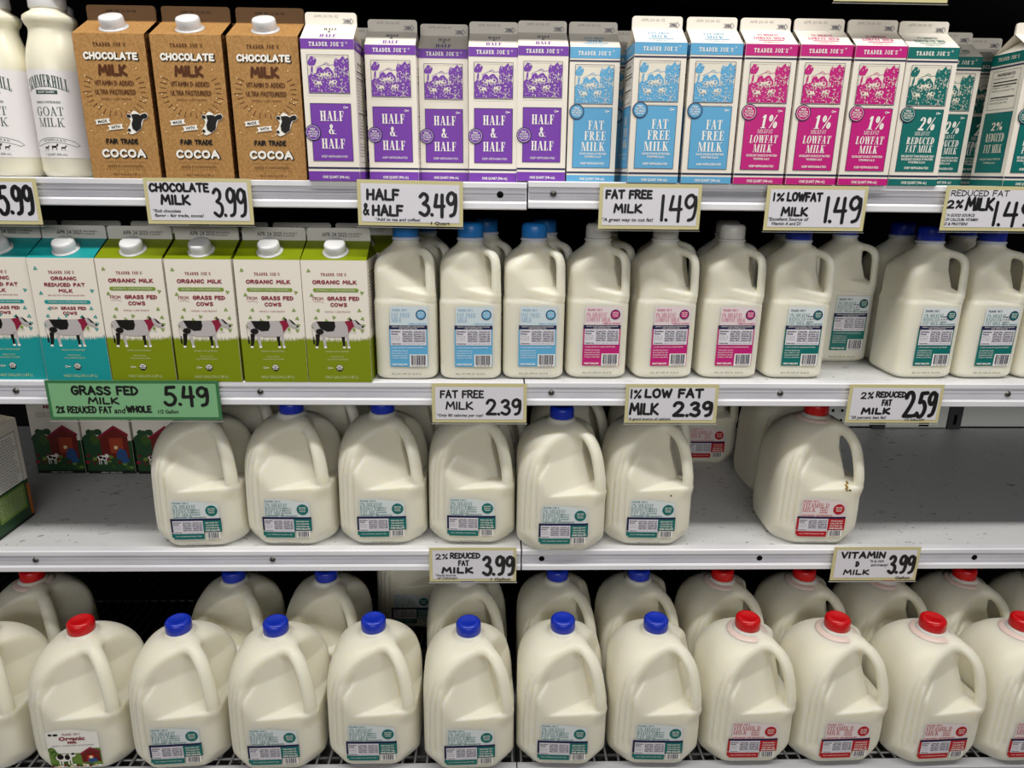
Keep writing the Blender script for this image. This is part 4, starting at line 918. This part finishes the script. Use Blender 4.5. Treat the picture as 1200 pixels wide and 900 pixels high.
def goat():
    root = thing('goat_milk_bottle'); a = Art()
    prof = [(.029, 0), (.034, .003), (.0365, .010), (.0365, .140), (.0355, .153), (.0325, .167), (.0290, .178), (.0272, .186), (.0275, .191), (.0310, .196), (.0325, .2005), (.0315, .205), (.0270, .2085), (.0225, .211), (.0205, .214), (.0205, .225)]
    a.lathe(prof, GOATP, 64); a.build('bottle_body', root)
    a = Art(); R = .0365
    a.map = lambda p, off: np.stack([(R+.0003+off)*np.sin(p[:, 0]/R), -(R+.0003+off)*np.cos(p[:, 0]/R), p[:, 1]], 1)
    a.rect(-57, 26, 57, 137, GOATL, 0, 48, 1); L = 1
    a.text('SUMMERHILL', 0, 116, 15, GOATG, L, 'serif', w=55, warp=lambda x: -.008*x*x)
    n = 10; up = [(-14+28*i/n, 112) for i in range(n+1)]; a.rect(-14, 107, 14, 112, GOATG, L, 10, 1); a.text('GOAT DAIRY', 0, 108.3, 2.4, GOATL, L+1, w=22, bold=.02)
    a.text('GRADE A PASTEURIZED', 0, 95.5, 2.8, GOATG, L, w=32, bold=.01); a.text('GOAT', 0, 80, 11, GOATG, L, 'fine', w=35); a.text('MILK', 0, 66, 11, GOATG, L, 'fine', w=34)
    arc = [(x, 52-.008*x*x) for x in np.linspace(-26, 26, 14)]; a.line(arc, .5, GOATG, L); a.line([(p[0], p[1]-6) for p in arc], .5, GOATG, L); a.line([(-26, 46.6), (-31, 42), (-26, 40.5)], .5, GOATG, L); a.line([(26, 46.6), (31, 42), (26, 40.5)], .5, GOATG, L)
    a.text('VITAMIN A & D', 0, 48, 2.6, GOATG, L, w=30, warp=lambda x: -.008*x*x)
    for x, s_ in ((-11, .9), (0, 1.2), (11, .9)):
        g = lambda P: [(x+s_*p[0], 36+s_*p[1]) for p in P]
        a.polys([g([(-3, 2.5), (2.2, 2.5), (2.2, 4.8), (-3, 4.6)]), g([(1.6, 4), (3, 7), (4.6, 6.2), (3.4, 4.2)]), g([(-3, 0), (-2.2, 0), (-2.2, 3), (-3, 3)]), g([(1.4, 0), (2.2, 0), (2.2, 3), (1.4, 3)])], BLACK, L)
    a.polys([[(-18, 34.2), (18, 34.2), (10, 35.6), (-10, 35.6)]], BLACK, L); a.text('1 QUART (946 mL)', 0, 29, 3, GOATG, L, w=28)
    a.build('wrap_label', root)
    a = Art(); a.lathe([(.0215, .2145), (.0225, .216), (.0225, .232), (.021, .2345), (0, .2345)], CAPW, 72, rib=.012); a.build('cap', root)
    return root
GO = goat()
put(GO, -0.5955, 0.012+.0365, z1, 'goat milk bottle standing against the first chocolate milk carton', 'milk bottle', 'goat milk bottles')
put(GO, -0.6705, 0.012+.0365, z1, 'goat milk bottle cut off by the photo edge', 'milk bottle', 'goat milk bottles')
put(GO, -0.632, 0.132, z1, 'goat milk bottle in the shade behind the two front goat milk bottles', 'milk bottle', 'goat milk bottles')

def farm():
    a = Art(); carton(a, CW, CW, CF, CN, CT, WHITE, WHITE, FINGREY); E = CW*500-.16; rr = random.Random(2)
    a.map = front_of(CW)
    a.text("TRADER JOE'S", 0, 165, 4, MAROON, 1, 'slab', w=38); a.text('ORGANIC', 0, 148, 8, MAROON, 1, bold=.04, w=60); a.text('MILK', 0, 136, 7, MAROON, 1, bold=.04, w=28)
    for k in range(3): a.text('PASTEURIZED HOMOGENIZED GRADE A', 0, 126-4*k, 2, NAVY, 1, w=60)
    a.rect(-E, .2, E, 70, DKGREEN, 1); a.rect(-E, .2, E, 6, BLACK, 3); a.text('HALF GALLON', 0, 1.6, 2.6, INKWHITE, 4, w=40)
    for x, z, r in ((-38, 74, 9), (-30, 84, 9), (-16, 88, 7), (-24, 72, 10), (-10, 76, 8)): a.polys([blob(x, z, r, r, rr)], (LEAF, DKGREEN)[int(r) % 2], 2)
    a.poly([(-14, 34), (40, 34), (40, 82), (16, 100), (-14, 80)], BARN, 3); a.polys([[(-18, 78), (16, 102), (42, 84), (42, 79), (16, 96), (-18, 73)]], MAROON, 4); a.rect(4, 44, 30, 76, mat('barn_orange', '#A03B1E', .45), 4)
    a.polys([blob(24, 42, 11, 12, rr), blob(30, 30, 9, 8, rr)], DENIM, 5); a.polys([blob(15, 56, 4, 4, rr, 9)], SPECK, 6); a.polys([blob(-14, 34, 11, 5, rr), blob(-5, 38, 4, 4, rr, 9)]+[[(q, 20), (q+1.6, 20), (q+1.6, 33), (q, 33)] for q in (-22, -18, -11, -8)], INKWHITE, 5); a.polys([blob(-17, 35, 4, 3, rr, 9), blob(-10, 33, 3, 3, rr, 9)], BLACK, 6)
    for k in range(26): a.ell(rr.uniform(-44, 44), rr.uniform(10, 40), rr.uniform(2, 5), rr.uniform(2, 5), rr.choice((BARN, LEAF, FIELD, DKGREEN, MAROON)), 4+.02*k, 9)
    for sg in (-1, 1):
        a.map = side_of(CW, sg); a.rect(-E, .2, E, 70, DKGREEN, 1); a.rect(-E, .2, E, 4, BLACK, 2); a.rect(E-7 if sg > 0 else -E, 5, E if sg > 0 else -E+7, 62, ORANGE, 2)
        a.rect(-36, 22, 34, 66, FIELD, 2); a.rect(-36, 70, 36, 160, INKWHITE, 1); a.frame(-36, 70, 36, 160, .8, BLACK, 2); y = 152
        while y > 72: a.text(rr.choice(('Nutrition facts 8 servings per container', 'Total fat 8g saturated fat 5g trans fat 0g', 'Cholesterol 35mg sodium 125mg sugars 12g', 'Vitamin D 15 percent calcium 25 percent')), -33, y, 2.8, BLACK, 2, w=rr.uniform(54, 66), align='l'); y -= 4.6
        y = 60
        while y > 26: a.text('Organic cows are raised on open pasture land', -33, y, 2, CREAM, 3, w=60, align='l'); y -= 4
    root = thing('farm_milk_carton'); a.build('carton_body', root); screw_cap(root, CW, CF, CN, CAPW)
    return root
FA = farm(); GF = 'farm scene cartons on the third shelf'
for x, y, lb in ((-0.856, 0.306, 'dim farm scene milk carton deep on shelf, beside the near carton'), (-0.757, 0.304, 'middle farm scene milk carton of three deep on the third shelf'), (-0.657, 0.302, 'farm scene milk carton deep on third shelf, beside the jug under the green card')):
    put(FA, x, y+HW, zs, lb, 'milk carton', GF)
put(FA, -0.849, 0.035+HW, zs, 'green sided farm milk carton at shelf front showing its nutrition panel', 'milk carton', GF)

# ------------------------------------------------------------------ price cards
def card(x0, x1, zt, rows, notes, label, green=False, h=0.061, y=-0.0075, tilt=0.0):
    w = x1-x0; W, H = w*1000, h*1000
    root = thing('price_card'); root.location = (x0, y, Z0+zt-h); root.rotation_euler = (0, tilt, 0); root['label'] = label; root['category'] = 'price tag'; root['group'] = 'handwritten price cards on the shelf rails'
    a = Art(); a.box(0, w, -0.0008, 0, 0, h, CARDG if green else CARDY)
    a.map = lambda p, off: np.stack([p[:, 0], -0.0009-off+0*p[:, 0], p[:, 1]], 1)
    b = 4.5 if green else 5.0; a.rect(b, b, W-b, H-b, CARDGL if green else CARDW, 1)
    for t, xa, xb, ta, tb, wt in rows:    # top and bottom measured down from the card's upper edge
        a.text(t, xa, H-tb, tb-ta, MARKER, 2, 'hand', w=xb-xa, align='l', weight=wt*(1.0 if t[0] in '12359' and '.' in t else 1.32))
    for t, xa, xb, tb, hh in notes: a.text(t, xa, H-tb-.4, hh*1.2, MARKER, 2, w=xb-xa, align='l', shear=.15, bold=.022)
    a.build('card', root)
    s = Art(); e = .0013; ny = 1
    s.add3([(-e, -.0022, -e-.001), (w+e, -.0022, -e-.001), (w+e, -.0022, h+.001), (-e, -.0022, h+.001)], [(0, 1, 2, 3)], SLEEVE)
    s.add3([(-e, .0006, h), (w+e, .0006, h), (w+e, .0006, h+.004), (-e, .0006, h+.004)], [(0, 1, 2, 3)], SLEEVE)
    s.box(-e, w+e, -.0022, .0006, -e-.0012, -e-.0008, mat('sleeve_edge', '#A9A8A2', .3))
    s.build('plastic_sleeve', root)
    k = Art(); k.box(w*.35, w*.65, 0.0008, 0.0112, h-.022, h-.014, mat('clip_plastic', '#DADADA', .4)); k.build('rail_clip', root)
    return root
P = .14
card(-0.757, -0.617, 0.570, [('5.99', 84, 134, 8, 50, .13), ('MILK', 20, 62, 20, 36, .16), ('GOAT', 10, 70, 6, 18, .16)], [], 'price card at the photo edge below the goat milk bottles')
card(-0.474, -0.330, 0.5725, [('CHOCOLATE', 6.5, 88, 5.5, 19, .17), ('MILK', 20, 61, 21, 36, .17), ('3.99', 90, 137, 11, 52, .105)], [('*Rich chocolate', 8, 46, 45, 3.4), ('flavor - fair trade, cocoa!', 10, 76, 51, 3.4)], 'price card for chocolate milk at 3.99 on the top rail')
card(-0.187, -0.0425, 0.5735, [('HALF', 12, 58, 11, 28, .16), ('&', 7, 16, 31, 48, .12), ('HALF', 19, 63, 32, 49, .16), ('3.49', 83, 137, 13, 50, .13)], [('*Add to tea and coffee!', 23, 85, 54, 3.2), ('1 Quart', 100, 126, 58, 3.4)], 'price card for half and half at 3.49 on the top rail', tilt=.01)
card(0.146, 0.288, 0.5715, [('FAT FREE', 8, 74, 7, 21, .17), ('MILK', 20, 61, 26, 40, .17), ('1.49', 86, 137, 12, 52, .11)], [('*A great way to cut fat!', 4, 76, 50, 3.8)], 'price card for fat free milk at 1.49 on the top rail')
card(0.379, 0.521, 0.5715, [('1%', 9, 25, 9, 22, .15), ('LOWFAT', 28, 79, 8, 22, .17), ('MILK', 22, 61, 28, 42, .17), ('1.49', 84, 136, 12, 52, .12)], [('*Excellent Source of', 4, 62, 47, 3.6), ('Vitamin A and D!', 10, 52, 53, 3.6)], 'price card for 1% lowfat milk at 1.49 on the top rail')
card(0.631, 0.776, 0.5735, [('REDUCED FAT', 7, 90, 5, 14, .10), ('2%', 4, 27, 18, 31, .16), ('MILK', 30, 72, 14, 34, .15), ('1.49', 73, 132, 18, 56, .12)], [('*A GOOD SOURCE', 5, 46, 41, 3.2), ('OF CALCIUM, VITAMIN', 5, 52, 47, 3.2), ('D & PROTEIN!', 5, 38, 53, 3.2)], 'price card for reduced fat 2% milk at 1.49 on the top rail')
card(-0.655, -0.4035, 0.2865, [('GRASS FED', 36, 134, 7, 23, .16), ('MILK', 58, 104, 25, 37, .17), ('5.49', 168, 236, 7, 41, .15), ('2% REDUCED FAT', 10, 92, 39, 51, .14), ('WHOLE', 112, 150, 38, 50, .18)], [('and', 94, 110, 50, 7), ('1/2 Gallon', 158, 188, 50, 4.6)], 'long green price card for grass fed milk at 5.49 on the second rail', True)
card(-0.091, 0.0505, 0.2835, [('FAT FREE', 12, 78, 9, 23, .14), ('MILK', 20, 62, 27, 41, .14), ('2.39', 80, 134, 22, 50, .16)], [('*Only 80 calories per cup!', 6, 76, 51, 3.6)], 'glossy price card for fat free milk at 2.39 on the second rail')
card(0.199, 0.339, 0.2835, [('1%', 7, 24, 7, 23, .13), ('LOW FAT', 28, 118, 5, 22, .17), ('MILK', 6, 52, 28, 49, .14), ('2.39', 72, 134, 25, 52, .2)], [('*A good source of calcium', 4, 70, 56, 3.4)], 'price card for 1% low fat milk at 2.39 on the second rail')
card(0.538, 0.6825, 0.2845, [('2%', 18, 38, 11, 23, .14), ('REDUCED', 41, 88, 10, 21, .17), ('FAT', 52, 68, 23, 34, .17), ('MILK', 22, 68, 36, 48, .22), ('2.59', 86, 138, 9, 54, .14)], [('*30 percent less fat!', 6, 62, 54, 3.8), ('1/2 GALLON', 92, 122, 57, 3.0)], 'price card for 2% reduced fat milk at 2.59 on the second rail')
card(-0.101, 0.0385, 0.0105, [('2%', 10, 30, 10, 21, .13), ('REDUCED', 33, 82, 8, 20, .16), ('FAT', 46, 64, 22, 33, .16), ('MILK', 19, 71, 34, 47, .22), ('3.99', 84, 138, 13, 52, .15)], [('*Good Source', 8, 42, 51, 3.4), ('of Calcium!', 12, 44, 56, 3.4), ('1 Gallon', 98, 130, 59, 4.0)], 'price card for 2% reduced fat milk at 3.99 on the third rail')
card(0.5535, 0.696, 0.0095, [('VITAMIN', 12, 86, 7, 21, .18), ('D', 38, 45, 25, 36, .2), ('MILK', 20, 64, 40, 51, .19), ('3.99', 92, 138, 13, 50, .15)], [('*it is rich', 60, 84, 27, 4), ('and creamy!', 64, 92, 34, 4), ('Gallon', 108, 132, 58, 4.0)], 'price card for vitamin D milk at 3.99 on the third rail')
card(0.438, 0.587, 0.8625, [('MILK', 20, 70, 14, 30, .16), ('2.99', 84, 134, 12, 48, .14)], [], 'price card on the dark upper shelf, seen only by its lower edge')

# dried drip on the lone red capped gallon
a = Art(); a.map = front_map(gallon, G_A); rr = random.Random(4)
for k in range(9): a.ell(38+rr.uniform(-4, 4), 104+rr.uniform(-4, 6), rr.uniform(.6, 2.6), rr.uniform(.5, 1.6), STAIN if k % 3 else BLACK, 1+.2*k, 9)
a.build('stain', stained)
a = Art(); a.map = front_map(gallon, G_A); a.ell(30, 93, 1.5, 1.4, BLACK, 1, 12); a.build('speck', specked)
